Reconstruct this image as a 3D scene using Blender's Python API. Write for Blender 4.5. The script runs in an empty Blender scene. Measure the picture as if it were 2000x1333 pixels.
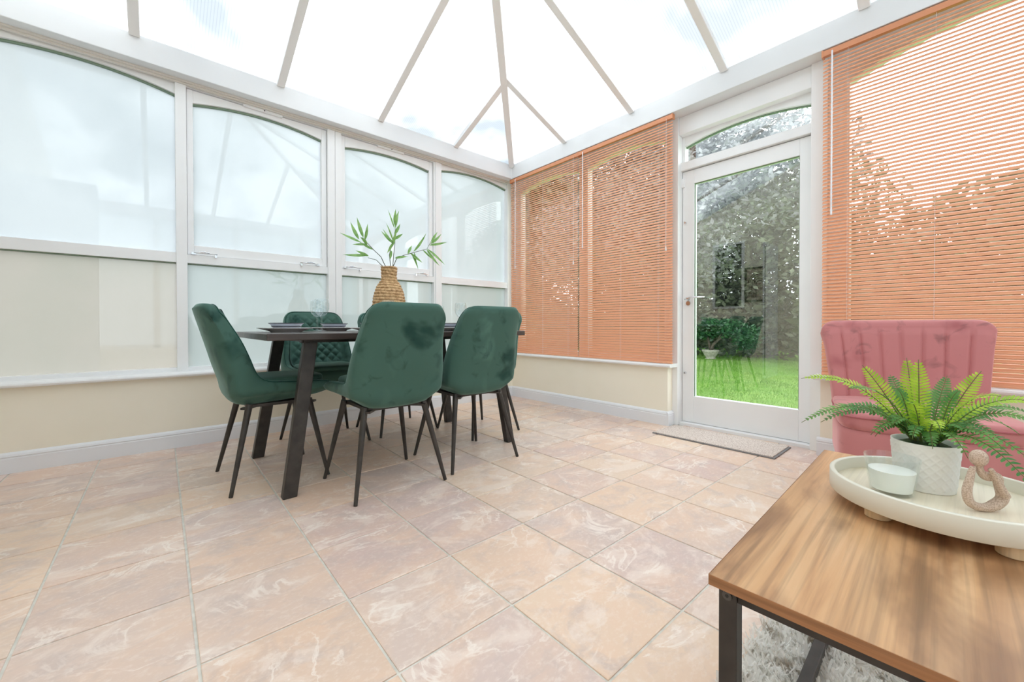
import bpy, bmesh, math, random
import numpy as np
from mathutils import Vector, Matrix, noise
random.seed(7); rng = np.random.RandomState(7)
sc = bpy.context.scene
COL = sc.collection
PI = math.pi
R = math.radians

# ---------------------------------------------------------------- camera
PITCH, ROLL, YAW = -0.009047, -0.0015057, 0.847155
fw = Vector((math.cos(YAW)*math.cos(PITCH), math.sin(YAW)*math.cos(PITCH), math.sin(PITCH)))
rt = Vector((math.sin(YAW), -math.cos(YAW), 0)); up = rt.cross(fw)
rt2 = rt*math.cos(ROLL)+up*math.sin(ROLL); up2 = -rt*math.sin(ROLL)+up*math.cos(ROLL)
cd = bpy.data.cameras.new('camera'); cam = bpy.data.objects.new('camera', cd); COL.objects.link(cam)
cd.sensor_width = 36; cd.lens = 787.487/2000*36; cd.shift_y = -22.82/2000; cd.clip_start = 0.05; cd.clip_end = 200
cam.matrix_world = Matrix(((rt2.x, up2.x, -fw.x, -2.97916), (rt2.y, up2.y, -fw.y, -3.36922), (rt2.z, up2.z, -fw.z, .78), (0, 0, 0, 1)))
sc.camera = cam
sc.view_settings.view_transform = 'Standard'; sc.view_settings.look = 'None'
sc.view_settings.exposure = 0.24; sc.view_settings.gamma = 1.0; sc.view_settings.use_curve_mapping = False
sc.cycles.max_bounces = 14; sc.cycles.transparent_max_bounces = 24; sc.cycles.diffuse_bounces = 6
sc.cycles.glossy_bounces = 5; sc.cycles.transmission_bounces = 8
sc.cycles.sample_clamp_indirect = 6
# ---------------------------------------------------------------- sky: bright overcast
SKY = 4.35
w = bpy.data.worlds.new('overcast_sky'); sc.world = w; w.use_nodes = True
nt = w.node_tree; N = nt.nodes; Lk = nt.links
bg = N['Background']; tc = N.new('ShaderNodeTexCoord'); nz = N.new('ShaderNodeTexNoise'); cr = N.new('ShaderNodeValToRGB')
nz.inputs['Scale'].default_value = 2.2; nz.inputs['Detail'].default_value = 3
cr.color_ramp.elements[0].position = .3; cr.color_ramp.elements[0].color = (.78, .85, .95, 1)
cr.color_ramp.elements[1].position = .6; cr.color_ramp.elements[1].color = (.955, .985, 1, 1)
Lk.new(tc.outputs['Generated'], nz.inputs['Vector']); Lk.new(nz.outputs['Fac'], cr.inputs['Fac']); Lk.new(cr.outputs['Color'], bg.inputs['Color'])
bg.inputs['Strength'].default_value = SKY

# ---------------------------------------------------------------- helpers
def link(o, parent=None):
    COL.objects.link(o)
    if parent: o.parent = parent
    return o
def obj(name, me, mat=None, parent=None, loc=None, rot=None):
    o = bpy.data.objects.new(name, me)
    if mat is not None and len(me.materials) == 0:
        for m in (mat if isinstance(mat, (list, tuple)) else [mat]): me.materials.append(m)
    link(o, parent)
    if loc: o.location = loc
    if rot: o.rotation_euler = rot
    return o
def empty(name, loc=(0, 0, 0), rz=0):
    o = bpy.data.objects.new(name, None); o.empty_display_size = .1; COL.objects.link(o); o.location = loc; o.rotation_euler = (0, 0, rz); return o
def tag(o, label, cat, group=None):
    o['label'] = label; o['category'] = cat
    if group: o['group'] = group
    return o
def struct(o, label=None):
    o['kind'] = 'structure'
    if label: o['label'] = label
    return o
def pyd(name, V, F, smooth=False, mi=None):
    me = bpy.data.meshes.new(name); me.from_pydata([tuple(v) for v in V], [], [tuple(f) for f in F]); me.update()
    if smooth: me.polygons.foreach_set('use_smooth', [True]*len(me.polygons))
    if mi is not None: me.polygons.foreach_set('material_index', mi)
    return me
def fromnp(name, V, nper, smooth=False):
    """V: (nfaces*nper,3) separate polygons"""
    n = len(V)//nper
    me = bpy.data.meshes.new(name); me.vertices.add(len(V)); me.vertices.foreach_set('co', np.asarray(V, dtype=np.float32).ravel())
    me.loops.add(len(V)); me.loops.foreach_set('vertex_index', np.arange(len(V), dtype=np.int32))
    me.polygons.add(n); me.polygons.foreach_set('loop_start', np.arange(0, len(V), nper, dtype=np.int32))
    me.polygons.foreach_set('loop_total', np.full(n, nper, dtype=np.int32))
    me.update(calc_edges=True); me.validate()
    return me
class MB:
    def __init__(s): s.V = []; s.F = []
    def add(s, V, F):
        b = len(s.V); s.V += [tuple(v) for v in V]; s.F += [tuple(i+b for i in f) for f in F]; return s
    def box(s, x0, x1, y0, y1, z0, z1):
        x0, x1 = sorted((x0, x1)); y0, y1 = sorted((y0, y1)); z0, z1 = sorted((z0, z1))
        return s.add([(x0,y0,z0),(x1,y0,z0),(x1,y1,z0),(x0,y1,z0),(x0,y0,z1),(x1,y0,z1),(x1,y1,z1),(x0,y1,z1)],
              [(0,3,2,1),(4,5,6,7),(0,1,5,4),(1,2,6,5),(2,3,7,6),(3,0,4,7)])
    def bar(s, a, b, wd, h, upv=(0,0,1)):
        a = Vector(a); b = Vector(b); d = (b-a).normalized(); u = Vector(upv); sd = d.cross(u)
        if sd.length < 1e-4: sd = d.cross(Vector((1,0,0)))
        sd.normalize(); u = sd.cross(d).normalized()
        V = [p+sd*i*wd/2+u*j*h/2 for p in (a, b) for i, j in ((-1,-1),(1,-1),(1,1),(-1,1))]
        return s.add(V, [(0,3,2,1)[::-1],(4,5,6,7)[::-1],(0,4,5,1)[::-1][::-1],(1,5,6,2),(2,6,7,3),(3,7,4,0)])
    def tube(s, pts, rad, n=8, caps=True, ry=1.0):
        pts = [Vector(p) for p in pts]; rr = rad if isinstance(rad, (list, tuple)) else [rad]*len(pts)
        V = []; pu = None
        for i, p in enumerate(pts):
            d = (pts[min(i+1, len(pts)-1)]-pts[max(i-1, 0)]).normalized()
            if pu is None: pu = d.orthogonal().normalized()
            pu = (pu-d*pu.dot(d)).normalized(); q = d.cross(pu)
            V += [p+(pu*math.cos(2*PI*k/n)+q*math.sin(2*PI*k/n)*ry)*rr[i] for k in range(n)]
        F = [(i*n+k, i*n+(k+1)%n, (i+1)*n+(k+1)%n, (i+1)*n+k) for i in range(len(pts)-1) for k in range(n)]
        if caps: F += [tuple(range(n))[::-1], tuple((len(pts)-1)*n+k for k in range(n))]
        return s.add(V, F)
    def lathe(s, prof, n=32, c=(0,0,0), closed=False):
        V = [(c[0]+r*math.cos(2*PI*k/n), c[1]+r*math.sin(2*PI*k/n), c[2]+z) for r, z in prof for k in range(n)]
        m = len(prof); rg = range(m if closed else m-1)
        F = [(i*n+k, i*n+(k+1)%n, ((i+1)%m)*n+(k+1)%n, ((i+1)%m)*n+k) for i in rg for k in range(n)]
        return s.add(V, F)
    def build(s, name, mat, parent=None, smooth=False, bevel=0, seg=2, loc=None, rot=None, auto=None, weld=False):
        me = pyd(name, s.V, s.F, smooth)
        bm = bmesh.new(); bm.from_mesh(me)
        if weld: bmesh.ops.remove_doubles(bm, verts=bm.verts, dist=1e-6)
        bmesh.ops.recalc_face_normals(bm, faces=bm.faces)
        bm.to_mesh(me); bm.free()
        o = obj(name, me, mat, parent, loc, rot)
        if bevel:
            md = o.modifiers.new('bevel', 'BEVEL'); md.width = bevel; md.segments = seg; md.limit_method = 'ANGLE'; md.angle_limit = R(40)
        if auto:
            me.polygons.foreach_set('use_smooth', [True]*len(me.polygons))
            me.set_sharp_from_angle(angle=R(auto))
        return o
def copy_tree(o, parent=None):
    c = o.copy(); COL.objects.link(c)
    if parent: c.parent = parent
    for ch in list(o.children): copy_tree(ch, c)
    return c
def sstep(a, b, x):
    t = min(1, max(0, (x-a)/(b-a))); return t*t*(3-2*t)

# ---------------------------------------------------------------- materials
def mat(name, col, rough=.5, metal=0, **k):
    m = bpy.data.materials.new(name); m.use_nodes = True; b = m.node_tree.nodes['Principled BSDF']
    b.inputs['Base Color'].default_value = (*col, 1); b.inputs['Roughness'].default_value = rough; b.inputs['Metallic'].default_value = metal
    for a, v in k.items(): b.inputs[a.replace('_', ' ')].default_value = v
    return m
def nd(m, t): return m.node_tree.nodes.new(t)
def lk(m, a, b): m.node_tree.links.new(a, b)
def P(m): return m.node_tree.nodes['Principled BSDF']
def ramp(m, stops):
    r = nd(m, 'ShaderNodeValToRGB'); e = r.color_ramp.elements
    while len(e) < len(stops): e.new(.5)
    for i, (p, c) in enumerate(stops): e[i].position = p; e[i].color = (*c, 1)
    return r
def coords(m, kind='Object', scale=(1,1,1), rot=(0,0,0)):
    t = nd(m, 'ShaderNodeTexCoord'); mp = nd(m, 'ShaderNodeMapping'); mp.inputs['Scale'].default_value = scale; mp.inputs['Rotation'].default_value = rot
    lk(m, t.outputs[kind], mp.inputs['Vector']); return mp.outputs['Vector']
def noisen(m, vec, scale, detail=3, dist=0, rough=.5):
    n = nd(m, 'ShaderNodeTexNoise'); n.inputs['Scale'].default_value = scale; n.inputs['Detail'].default_value = detail
    n.inputs['Distortion'].default_value = dist; n.inputs['Roughness'].default_value = rough
    if vec is not None: lk(m, vec, n.inputs['Vector'])
    return n.outputs['Fac']
def bump(m, h, strength=.3, dist=.01):
    b = nd(m, 'ShaderNodeBump'); b.inputs['Strength'].default_value = strength; b.inputs['Distance'].default_value = dist
    lk(m, h, b.inputs['Height']); lk(m, b.outputs['Normal'], P(m).inputs['Normal'])
def mathn(m, op, a, b=None):
    n = nd(m, 'ShaderNodeMath'); n.operation = op
    for i, v in enumerate((a, b)):
        if v is None: continue
        if isinstance(v, (int, float)): n.inputs[i].default_value = v
        else: lk(m, v, n.inputs[i])
    return n.outputs[0]
def mixc(m, f, a, b, mode='MIX'):
    n = nd(m, 'ShaderNodeMix'); n.data_type = 'RGBA'; n.blend_type = mode
    for s, v in ((n.inputs[0], f), (n.inputs[6], a), (n.inputs[7], b)):
        if isinstance(v, (int, float)): s.default_value = v
        elif isinstance(v, tuple): s.default_value = (*v, 1)
        else: lk(m, v, s)
    return n.outputs[2]
def noisy(name, c1, c2, scale, rough=.6, detail=3, bs=0, bd=.005, lo=.35, hi=.65, bscale=None, **k):
    m = mat(name, c1, rough, **k); v = coords(m); f = noisen(m, v, scale, detail); r = ramp(m, [(lo, c1), (hi, c2)])
    lk(m, f, r.inputs['Fac']); lk(m, r.outputs['Color'], P(m).inputs['Base Color'])
    if bs: bump(m, noisen(m, v, bscale or scale*4, 4), bs, bd)
    return m
M = {}
M['white'] = noisy('white_painted_joinery', (.85,.85,.855), (.88,.88,.88), 3, .38)
M['beam'] = noisy('white_eaves_beam', (.74,.745,.755), (.78,.785,.79), 2, .5)
M['eaves_bead'] = mat('cream_frame_bead', (.72,.68,.62), .6)  # plain cream for the bead under the eaves beam
M['beige'] = noisy('magnolia_wall_paint', (.89,.83,.69), (.91,.85,.72), 2.5, .8, bs=.05)
M['skirt'] = mat('white_gloss_skirting', (.80,.81,.84), .35)
M['grout'] = noisy('grey_grout', (.60,.58,.52), (.74,.71,.64), 30, .9, bs=.3)
def tile_mat():
    m = mat('slate_effect_tile', (.6,.4,.3), .36)
    oi = nd(m, 'ShaderNodeObjectInfo'); tcn = nd(m, 'ShaderNodeTexCoord')
    off = nd(m, 'ShaderNodeVectorMath'); off.operation = 'ADD'
    cmb = nd(m, 'ShaderNodeCombineXYZ')
    lk(m, mathn(m, 'MULTIPLY', oi.outputs['Random'], 37.), cmb.inputs[0]); lk(m, mathn(m, 'MULTIPLY', oi.outputs['Random'], 91.), cmb.inputs[1]); lk(m, mathn(m, 'MULTIPLY', oi.outputs['Random'], 53.), cmb.inputs[2])
    lk(m, tcn.outputs['Object'], off.inputs[0]); lk(m, cmb.outputs[0], off.inputs[1]); v = off.outputs[0]
    mp = nd(m, 'ShaderNodeMapping'); mp.inputs['Scale'].default_value = (1, 1.35, 1); lk(m, v, mp.inputs['Vector']); v = mp.outputs['Vector']
    base = ramp(m, [(0, (.60,.41,.36)), (.16, (.54,.41,.37)), (.34, (.70,.47,.33)), (.5, (.60,.46,.37)), (.66, (.76,.54,.37)), (.82, (.57,.40,.37)), (1, (.66,.52,.42))])
    lk(m, oi.outputs['Random'], base.inputs['Fac'])
    n1 = noisen(m, v, 4, 4, .5); r1 = ramp(m, [(.40, (0,0,0)), (.66, (1,1,1))]); lk(m, n1, r1.inputs['Fac'])
    c = mixc(m, mathn(m, 'MULTIPLY', r1.outputs['Color'], .6), base.outputs['Color'], (.76,.50,.34))
    n1b = noisen(m, v, 7, 6, .8, .6); r1b = ramp(m, [(.50, (0,0,0)), (.68, (1,1,1))]); lk(m, n1b, r1b.inputs['Fac'])
    c = mixc(m, mathn(m, 'MULTIPLY', r1b.outputs['Color'], .6), c, (.47,.37,.34))
    n2 = noisen(m, v, 5, 10, .9, .62); r2 = ramp(m, [(.53, (0,0,0)), (.62, (1,1,1))]); lk(m, n2, r2.inputs['Fac'])
    c = mixc(m, mathn(m, 'MULTIPLY', r2.outputs['Color'], .5), c, (.85,.71,.62))
    n3 = noisen(m, v, 3.4, 9, 1.0, .60); a = mathn(m, 'ABSOLUTE', mathn(m, 'SUBTRACT', n3, .52)); r3 = ramp(m, [(0, (1,1,1)), (.008, (.7,.7,.7)), (.022, (0,0,0))]); lk(m, a, r3.inputs['Fac'])
    nb = noisen(m, v, 5, 2); rb = ramp(m, [(.45, (0,0,0)), (.58, (1,1,1))]); lk(m, nb, rb.inputs['Fac'])
    c = mixc(m, mathn(m, 'MULTIPLY', mathn(m, 'MULTIPLY', r3.outputs['Color'], rb.outputs['Color']), .7), c, (.90,.80,.72))
    n4 = noisen(m, v, 55, 6, 0, .7); r4 = ramp(m, [(.50, (0,0,0)), (.70, (1,1,1))]); lk(m, n4, r4.inputs['Fac'])
    c = mixc(m, mathn(m, 'MULTIPLY', r4.outputs['Color'], .38), c, (.86,.74,.66))
    c = mixc(m, .16, c, (.92,.82,.74))
    lk(m, c, P(m).inputs['Base Color'])
    bump(m, n2, .12, .004)
    return m
M['tile'] = tile_mat()
def schlick(m, extra):
    lw = nd(m, 'ShaderNodeLayerWeight'); lw.inputs['Blend'].default_value = .5
    p5 = mathn(m, 'POWER', lw.outputs['Facing'], 5.0)
    r = nd(m, 'ShaderNodeMath'); r.operation = 'MULTIPLY_ADD'; r.use_clamp = True; lk(m, p5, r.inputs[0]); r.inputs[1].default_value = .85; r.inputs[2].default_value = extra
    return r.outputs[0]
def glass(name, tint=(.93,.97,.95), fac=.16, rough=0.0):
    m = bpy.data.materials.new(name); m.use_nodes = True; n = m.node_tree.nodes; n.remove(n['Principled BSDF']); out = n['Material Output']
    t = n.new('ShaderNodeBsdfTransparent'); t.inputs[0].default_value = (*tint, 1); g = n.new('ShaderNodeBsdfGlossy'); g.inputs['Roughness'].default_value = rough
    g.inputs[0].default_value = (.95,.98,.97,1)
    ff = schlick(m, .04+fac)
    x = n.new('ShaderNodeMixShader'); lk(m, ff, x.inputs[0]); lk(m, t.outputs[0], x.inputs[1]); lk(m, g.outputs[0], x.inputs[2]); lk(m, x.outputs[0], out.inputs[0])
    return m
M['pane'] = glass('clear_double_glazing', (.86,.90,.88), .17)
M['clear'] = glass('clear_outer_face', (1,1,1), 0.0)
M['drink'] = glass('thin_drinking_glass', (.965,.98,.985), .01, .0)
def plain_transparent(name):
    m = bpy.data.materials.new(name); m.use_nodes = True; n = m.node_tree.nodes; n.remove(n['Principled BSDF'])
    t = n.new('ShaderNodeBsdfTransparent'); lk(m, t.outputs[0], n['Material Output'].inputs[0]); return m
M['outer'] = plain_transparent('unfrosted_outer_face')
def frosted(name, c1, c2, transp=.0, gloss=.10, ribs=None, scale=1.2, rg=.0, rot=(0,0,0), pos=(.33,.52)):
    m = bpy.data.materials.new(name); m.use_nodes = True; n = m.node_tree.nodes; n.remove(n['Principled BSDF']); out = n['Material Output']
    v = coords(m, 'Object', rot=rot); f = noisen(m, v, scale, 4, .3); r = ramp(m, [(pos[0], c1), (pos[1], c2)]); lk(m, f, r.inputs['Fac']); c = r.outputs['Color']
    if ribs:
        s = nd(m, 'ShaderNodeSeparateXYZ'); lk(m, v, s.inputs[0]); q = mathn(m, 'SINE', mathn(m, 'MULTIPLY', s.outputs[ribs[0]], 2*PI/ribs[1]))
        rr = ramp(m, [(0, (1,1,1)), (.8, (1,1,1)), (1, (.74,.76,.78))]); lk(m, mathn(m, 'ADD', mathn(m, 'MULTIPLY', q, .5), .5), rr.inputs['Fac'])
        c = mixc(m, 1., c, rr.outputs['Color'], 'MULTIPLY')
    tl = n.new('ShaderNodeBsdfTranslucent'); lk(m, c, tl.inputs[0]); df = n.new('ShaderNodeBsdfDiffuse'); df.inputs[0].default_value = (.85,.88,.88,1)
    a = n.new('ShaderNodeMixShader'); a.inputs[0].default_value = .14; lk(m, tl.outputs[0], a.inputs[1]); lk(m, df.outputs[0], a.inputs[2])
    t = n.new('ShaderNodeBsdfTransparent'); b = n.new('ShaderNodeMixShader'); b.inputs[0].default_value = transp; lk(m, a.outputs[0], b.inputs[1]); lk(m, t.outputs[0], b.inputs[2])
    g = n.new('ShaderNodeBsdfGlossy'); g.inputs['Roughness'].default_value = rg
    ff = schlick(m, gloss) if gloss > .01 else None
    x = n.new('ShaderNodeMixShader'); 
    if ff is not None: lk(m, ff, x.inputs[0])
    else: x.inputs[0].default_value = 0
    lk(m, b.outputs[0], x.inputs[1]); lk(m, g.outputs[0], x.inputs[2]); lk(m, x.outputs[0], out.inputs[0])
    return m
M['frost'] = frosted('frosted_window_film', (.25,.275,.285), (.30,.325,.335), gloss=.10, scale=.8)
M['frost_grey'] = frosted('frosted_window_film_lower_shaded', (.20,.228,.222), (.222,.246,.236), gloss=.12, scale=.8)  # dimmer outdoor light behind the lower panes, put into the film colour
M['frost_beige'] = frosted('frosted_window_film_beige_reflection', (.205,.20,.168), (.228,.213,.182), gloss=.12, scale=1.3)  # reflected beige of the house wall tinted into the film colour
M['poly_x'] = frosted('ribbed_polycarbonate_a', (.165,.185,.20), (.56,.585,.595), transp=.04, gloss=0, ribs=(0, .016), scale=1.0, pos=(.40,.60))
M['poly_y'] = frosted('ribbed_polycarbonate_b', (.19,.205,.215), (.56,.585,.595), transp=.04, gloss=0, ribs=(1, .016), scale=.8, pos=(.36,.56))
M['seal'] = mat('green_grey_glazing_seal', (.20,.28,.20), .6)
M['rafter'] = mat('white_rafter_cap', (.90,.89,.885), .5)
M['chrome'] = mat('polished_chrome', (.75,.76,.78), .18, 1)
M['tan'] = mat('beige_plastic', (.70,.60,.50), .5)
M['dark'] = mat('near_black', (.02,.02,.02), .6)
M['slat'] = mat('terracotta_aluminium_slat', (.80,.38,.21), .42)
M['rail'] = mat('terracotta_headrail', (.66,.27,.13), .4)
M['cord'] = mat('white_cord', (.80,.76,.74), .6)
M['wand'] = mat('clear_acrylic_wand', (.82,.82,.86), .2)
def velvet(name, c1, c2, c3, scale=7):
    m = mat(name, c2, .75); b = P(m); b.inputs['Sheen Weight'].default_value = .8; b.inputs['Sheen Roughness'].default_value = .35; b.inputs['Sheen Tint'].default_value = (*[min(1, x*1.5+.2) for x in c3], 1)
    b.inputs['Specular IOR Level'].default_value = .15
    oi = nd(m, 'ShaderNodeObjectInfo'); v0 = coords(m); ad = nd(m, 'ShaderNodeVectorMath'); ad.operation = 'ADD'; cb = nd(m, 'ShaderNodeCombineXYZ')
    lk(m, mathn(m, 'MULTIPLY', oi.outputs['Random'], 17.), cb.inputs[0]); lk(m, v0, ad.inputs[0]); lk(m, cb.outputs[0], ad.inputs[1]); v = ad.outputs[0]
    f = noisen(m, v, scale, 3, .5, .5); r = ramp(m, [(.30, c1), (.44, c2), (.58, c2), (.74, c3)]); r.color_ramp.interpolation = 'EASE'; lk(m, f, r.inputs['Fac'])
    f2 = noisen(m, v, scale*2.6, 4, 1.2); r2 = ramp(m, [(.58, (1,1,1)), (.74, (.5,.55,.55))]); lk(m, f2, r2.inputs['Fac'])
    lk(m, mixc(m, .8, r.outputs['Color'], r2.outputs['Color'], 'MULTIPLY'), b.inputs['Base Color'])
    bump(m, noisen(m, v, 240, 2), .06, .001)
    return m
M['green'] = velvet('green_crushed_velvet', (.016,.052,.043), (.058,.124,.100), (.085,.175,.145), 4.5)
M['green_dark'] = velvet('dark_green_velvet_piping', (.006,.035,.028), (.012,.06,.045), (.02,.09,.07), 7)
M['pink'] = velvet('dusty_pink_velvet', (.40,.13,.135), (.53,.205,.205), (.62,.28,.275), 3.2)
M['pink_dark'] = velvet('pink_velvet_seam', (.30,.09,.10), (.42,.13,.14), (.5,.2,.2), 6)
M['legmetal'] = noisy('dark_brown_metal', (.035,.03,.027), (.055,.047,.042), 20, .42, metal=.3)
M['bolt'] = mat('burnished_bolt', (.10,.095,.09), .35, .6)
def wood(name, c1, c2, c3, rough=.35, axis=0, s=1.0, dark=.5):
    m = mat(name, c2, rough); sc_ = [14*s, 14*s, 14*s]; sc_[axis] = 1.1*s; v = coords(m, 'Object', scale=tuple(sc_))
    f = noisen(m, v, 1.2, 5, .9, .55); r = ramp(m, [(.28, c1), (.48, c2), (.7, c3)]); lk(m, f, r.inputs['Fac'])
    sc2 = [110*s]*3; sc2[axis] = 2.5*s; v2 = coords(m, 'Object', scale=tuple(sc2)); f2 = noisen(m, v2, 1., 3); r2 = ramp(m, [(.35, (dark,)*3), (.55, (1,1,1))]); lk(m, f2, r2.inputs['Fac'])
    lk(m, mixc(m, .6, r.outputs['Color'], r2.outputs['Color'], 'MULTIPLY'), P(m).inputs['Base Color']); bump(m, f2, .08, .001)
    return m
M['oak'] = wood('rustic_oak_laminate', (.40,.20,.09), (.59,.325,.155), (.70,.44,.24), .33, 0, 1.0, .5)
def knots(m):
    b = P(m).inputs['Base Color']; src = b.links[0].from_socket; v = coords(m, 'Object', scale=(2.2, 7, 7)); f = noisen(m, v, 1.6, 4, .6); r = ramp(m, [(.36, (.46,.40,.38)), (.52, (1,1,1)), (.66, (1.0,1.0,.98))]); lk(m, f, r.inputs['Fac'])
    lk(m, mixc(m, .8, src, r.outputs['Color'], 'MULTIPLY'), b)
knots(M['oak'])
M['oak_edge'] = wood('oak_edge_banding', (.22,.09,.04), (.36,.16,.065), (.42,.20,.09), .5, 1, 1.2)
M['tabletop'] = wood('dark_walnut_laminate', (.035,.024,.02), (.07,.05,.043), (.12,.09,.08), .30, 0, 1.0)
M['pine'] = wood('pale_pine', (.66,.46,.25), (.78,.58,.35), (.85,.66,.44), .5, 2, 2.0, .8)
M['traywood'] = wood('limed_tray_base', (.72,.62,.46), (.80,.71,.56), (.86,.78,.64), .5, 0, 1.5, .85)
M['trayrim'] = mat('cream_painted_rim', (.74,.70,.60), .45)
M['pot'] = mat('matt_white_ceramic', (.84,.83,.80), .45)
M['wax'] = mat('white_wax', (.93,.92,.86), .4, Subsurface_Weight=.3)
P(M['wax']).inputs['Subsurface Radius'].default_value = (.02,.018,.015)
M['stone'] = noisy('speckled_sandstone_resin', (.46,.33,.25), (.66,.51,.41), 520, .85, 2, bs=.4, bd=.0006, lo=.38, hi=.58)
M['soil'] = noisy('dark_moss_core', (.015,.03,.01), (.05,.08,.02), 60, .9, bs=.8)
def leafm(name, c1, c2, scale=9, tr=.35, rough=.45):
    m = mat(name, c1, rough); v = coords(m); f = noisen(m, v, scale, 3); r = ramp(m, [(.35, c1), (.65, c2)]); lk(m, f, r.inputs['Fac']); lk(m, r.outputs['Color'], P(m).inputs['Base Color'])
    n = m.node_tree.nodes; tl = n.new('ShaderNodeBsdfTranslucent'); lk(m, r.outputs['Color'], tl.inputs[0]); x = n.new('ShaderNodeMixShader'); x.inputs[0].default_value = tr
    lk(m, P(m).outputs[0], x.inputs[1]); lk(m, tl.outputs[0], x.inputs[2]); lk(m, x.outputs[0], n['Material Output'].inputs[0]); return m
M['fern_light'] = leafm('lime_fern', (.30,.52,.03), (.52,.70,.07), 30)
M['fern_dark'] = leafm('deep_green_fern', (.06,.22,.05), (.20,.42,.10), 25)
M['fern_stem'] = mat('fern_stem_green', (.13,.17,.04), .6)
M['leaf'] = leafm('fresh_green_leaf', (.16,.36,.08), (.34,.56,.20), 20)
M['twig'] = mat('dark_green_twig', (.10,.11,.07), .6)
def rope_mat():
    m = noisy('woven_seagrass', (.40,.23,.10), (.68,.46,.25), 70, .8, 3, bs=.3, bd=.002); return m
M['rope'] = rope_mat()
M['plate'] = mat('pale_grey_glazed_plate', (.86,.84,.85), .25)
M['bowl'] = mat('slate_grey_glazed_bowl', (.34,.37,.43), .25)
M['bowl_rim'] = mat('dark_bowl_stripe', (.035,.035,.045), .3)
M['matpile'] = noisy('flecked_beige_mat_pile', (.50,.38,.32), (.82,.72,.65), 190, .95, 3, bs=.8, bd=.004, lo=.38, hi=.55)
M['rubber'] = mat('grey_rubber_edge', (.20,.19,.19), .7)
M['rug_base'] = noisy('rug_base', (.60,.57,.52), (.80,.78,.74), 14, .95, 4)
M['rug'] = leafm('cream_shag_pile', (.50,.44,.36), (.90,.89,.86), 16, .45, .9); [e for e in M['rug'].node_tree.nodes if e.type == 'VALTORGB'][0].color_ramp.elements[1].position = .44; [e for e in M['rug'].node_tree.nodes if e.type == 'VALTORGB'][0].color_ramp.elements[0].position = .30
M['lawn'] = noisy('mown_lawn', (.13,.28,.035), (.21,.37,.06), 1.2, .9, 6, bs=.6, bd=.03, bscale=60)
M['ground_grey'] = noisy('grey_unseen_ground', (.34,.34,.33), (.42,.42,.40), 3, .9)
M['grass'] = leafm('grass_blades', (.13,.30,.035), (.22,.42,.07), 2)
M['bark'] = noisy('grey_brown_bark', (.06,.045,.035), (.16,.13,.10), 14, .9, bs=.5)
M['beech'] = leafm('copper_beech_leaf', (.10,.10,.10), (.36,.36,.36), 3, .2)
M['olive'] = leafm('olive_tree_leaf', (.065,.08,.045), (.21,.24,.15), 2.5, .25)
M['hedge'] = leafm('hedge_leaf', (.02,.07,.02), (.07,.17,.04), 2, .3)
M['shrub'] = leafm('glossy_shrub_leaf', (.015,.075,.025), (.05,.17,.05), 6, .2, .3)
M['stonepot'] = noisy('weathered_stone_pot', (.35,.33,.28), (.55,.52,.45), 20, .9, bs=.4)
M['render'] = noisy('tan_rendered_house', (.45,.33,.22), (.55,.42,.30), 2, .9)
M['rooftile'] = noisy('brown_roof_tiles', (.16,.10,.075), (.25,.17,.13), 12, .9)

# ---------------------------------------------------------------- room setting
XW, YB = -3.95, -4.40            # house wall, rear side wall
DX = .15                         # door and glazing plane behind the dwarf wall face
GL = .08                         # glazing frame face, left wall

# floor: grout bed and individual tiles
fl = MB().box(XW, .16, YB, .16, -.12, -.004).build('floor', M['grout']); struct(fl, 'slate-effect tiled conservatory floor with grey grout joints')
def clip(poly, x0, x1, y0, y1):
    for ax, lim, sg in ((0, x0, 1), (0, x1, -1), (1, y0, 1), (1, y1, -1)):
        out = []
        for i in range(len(poly)):
            a, b = poly[i], poly[(i+1) % len(poly)]; da, db = sg*(a[ax]-lim), sg*(b[ax]-lim)
            if da >= 0: out.append(a)
            if da*db < 0:
                t = da/(da-db); out.append((a[0]+(b[0]-a[0])*t, a[1]+(b[1]-a[1])*t))
        poly = out
        if not poly: return []
    return poly
TX, TY, TO = .33715, .32305, (-3.24986, -2.52051); ta = R(-.4717); G = .0035
def tile_mesh(poly):
    n = len(poly); cx = sum(p[0] for p in poly)/n; cy = sum(p[1] for p in poly)/n
    k = .0022
    inn = []
    for p in poly:
        inn.append((p[0]-math.copysign(min(k, abs(p[0]-cx)), p[0]-cx), p[1]-math.copysign(min(k, abs(p[1]-cy)), p[1]-cy)))
    V = [(x, y, -.0045) for x, y in poly]+[(x, y, -.0012) for x, y in poly]+[(x, y, 0) for x, y in inn]
    F = [(i, (i+1) % n, n+(i+1) % n, n+i) for i in range(n)]+[(n+i, n+(i+1) % n, 2*n+(i+1) % n, 2*n+i) for i in range(n)]+[tuple(range(2*n, 3*n)), tuple(range(n))[::-1]]
    return pyd('tile', V, F)
full = None
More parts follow.
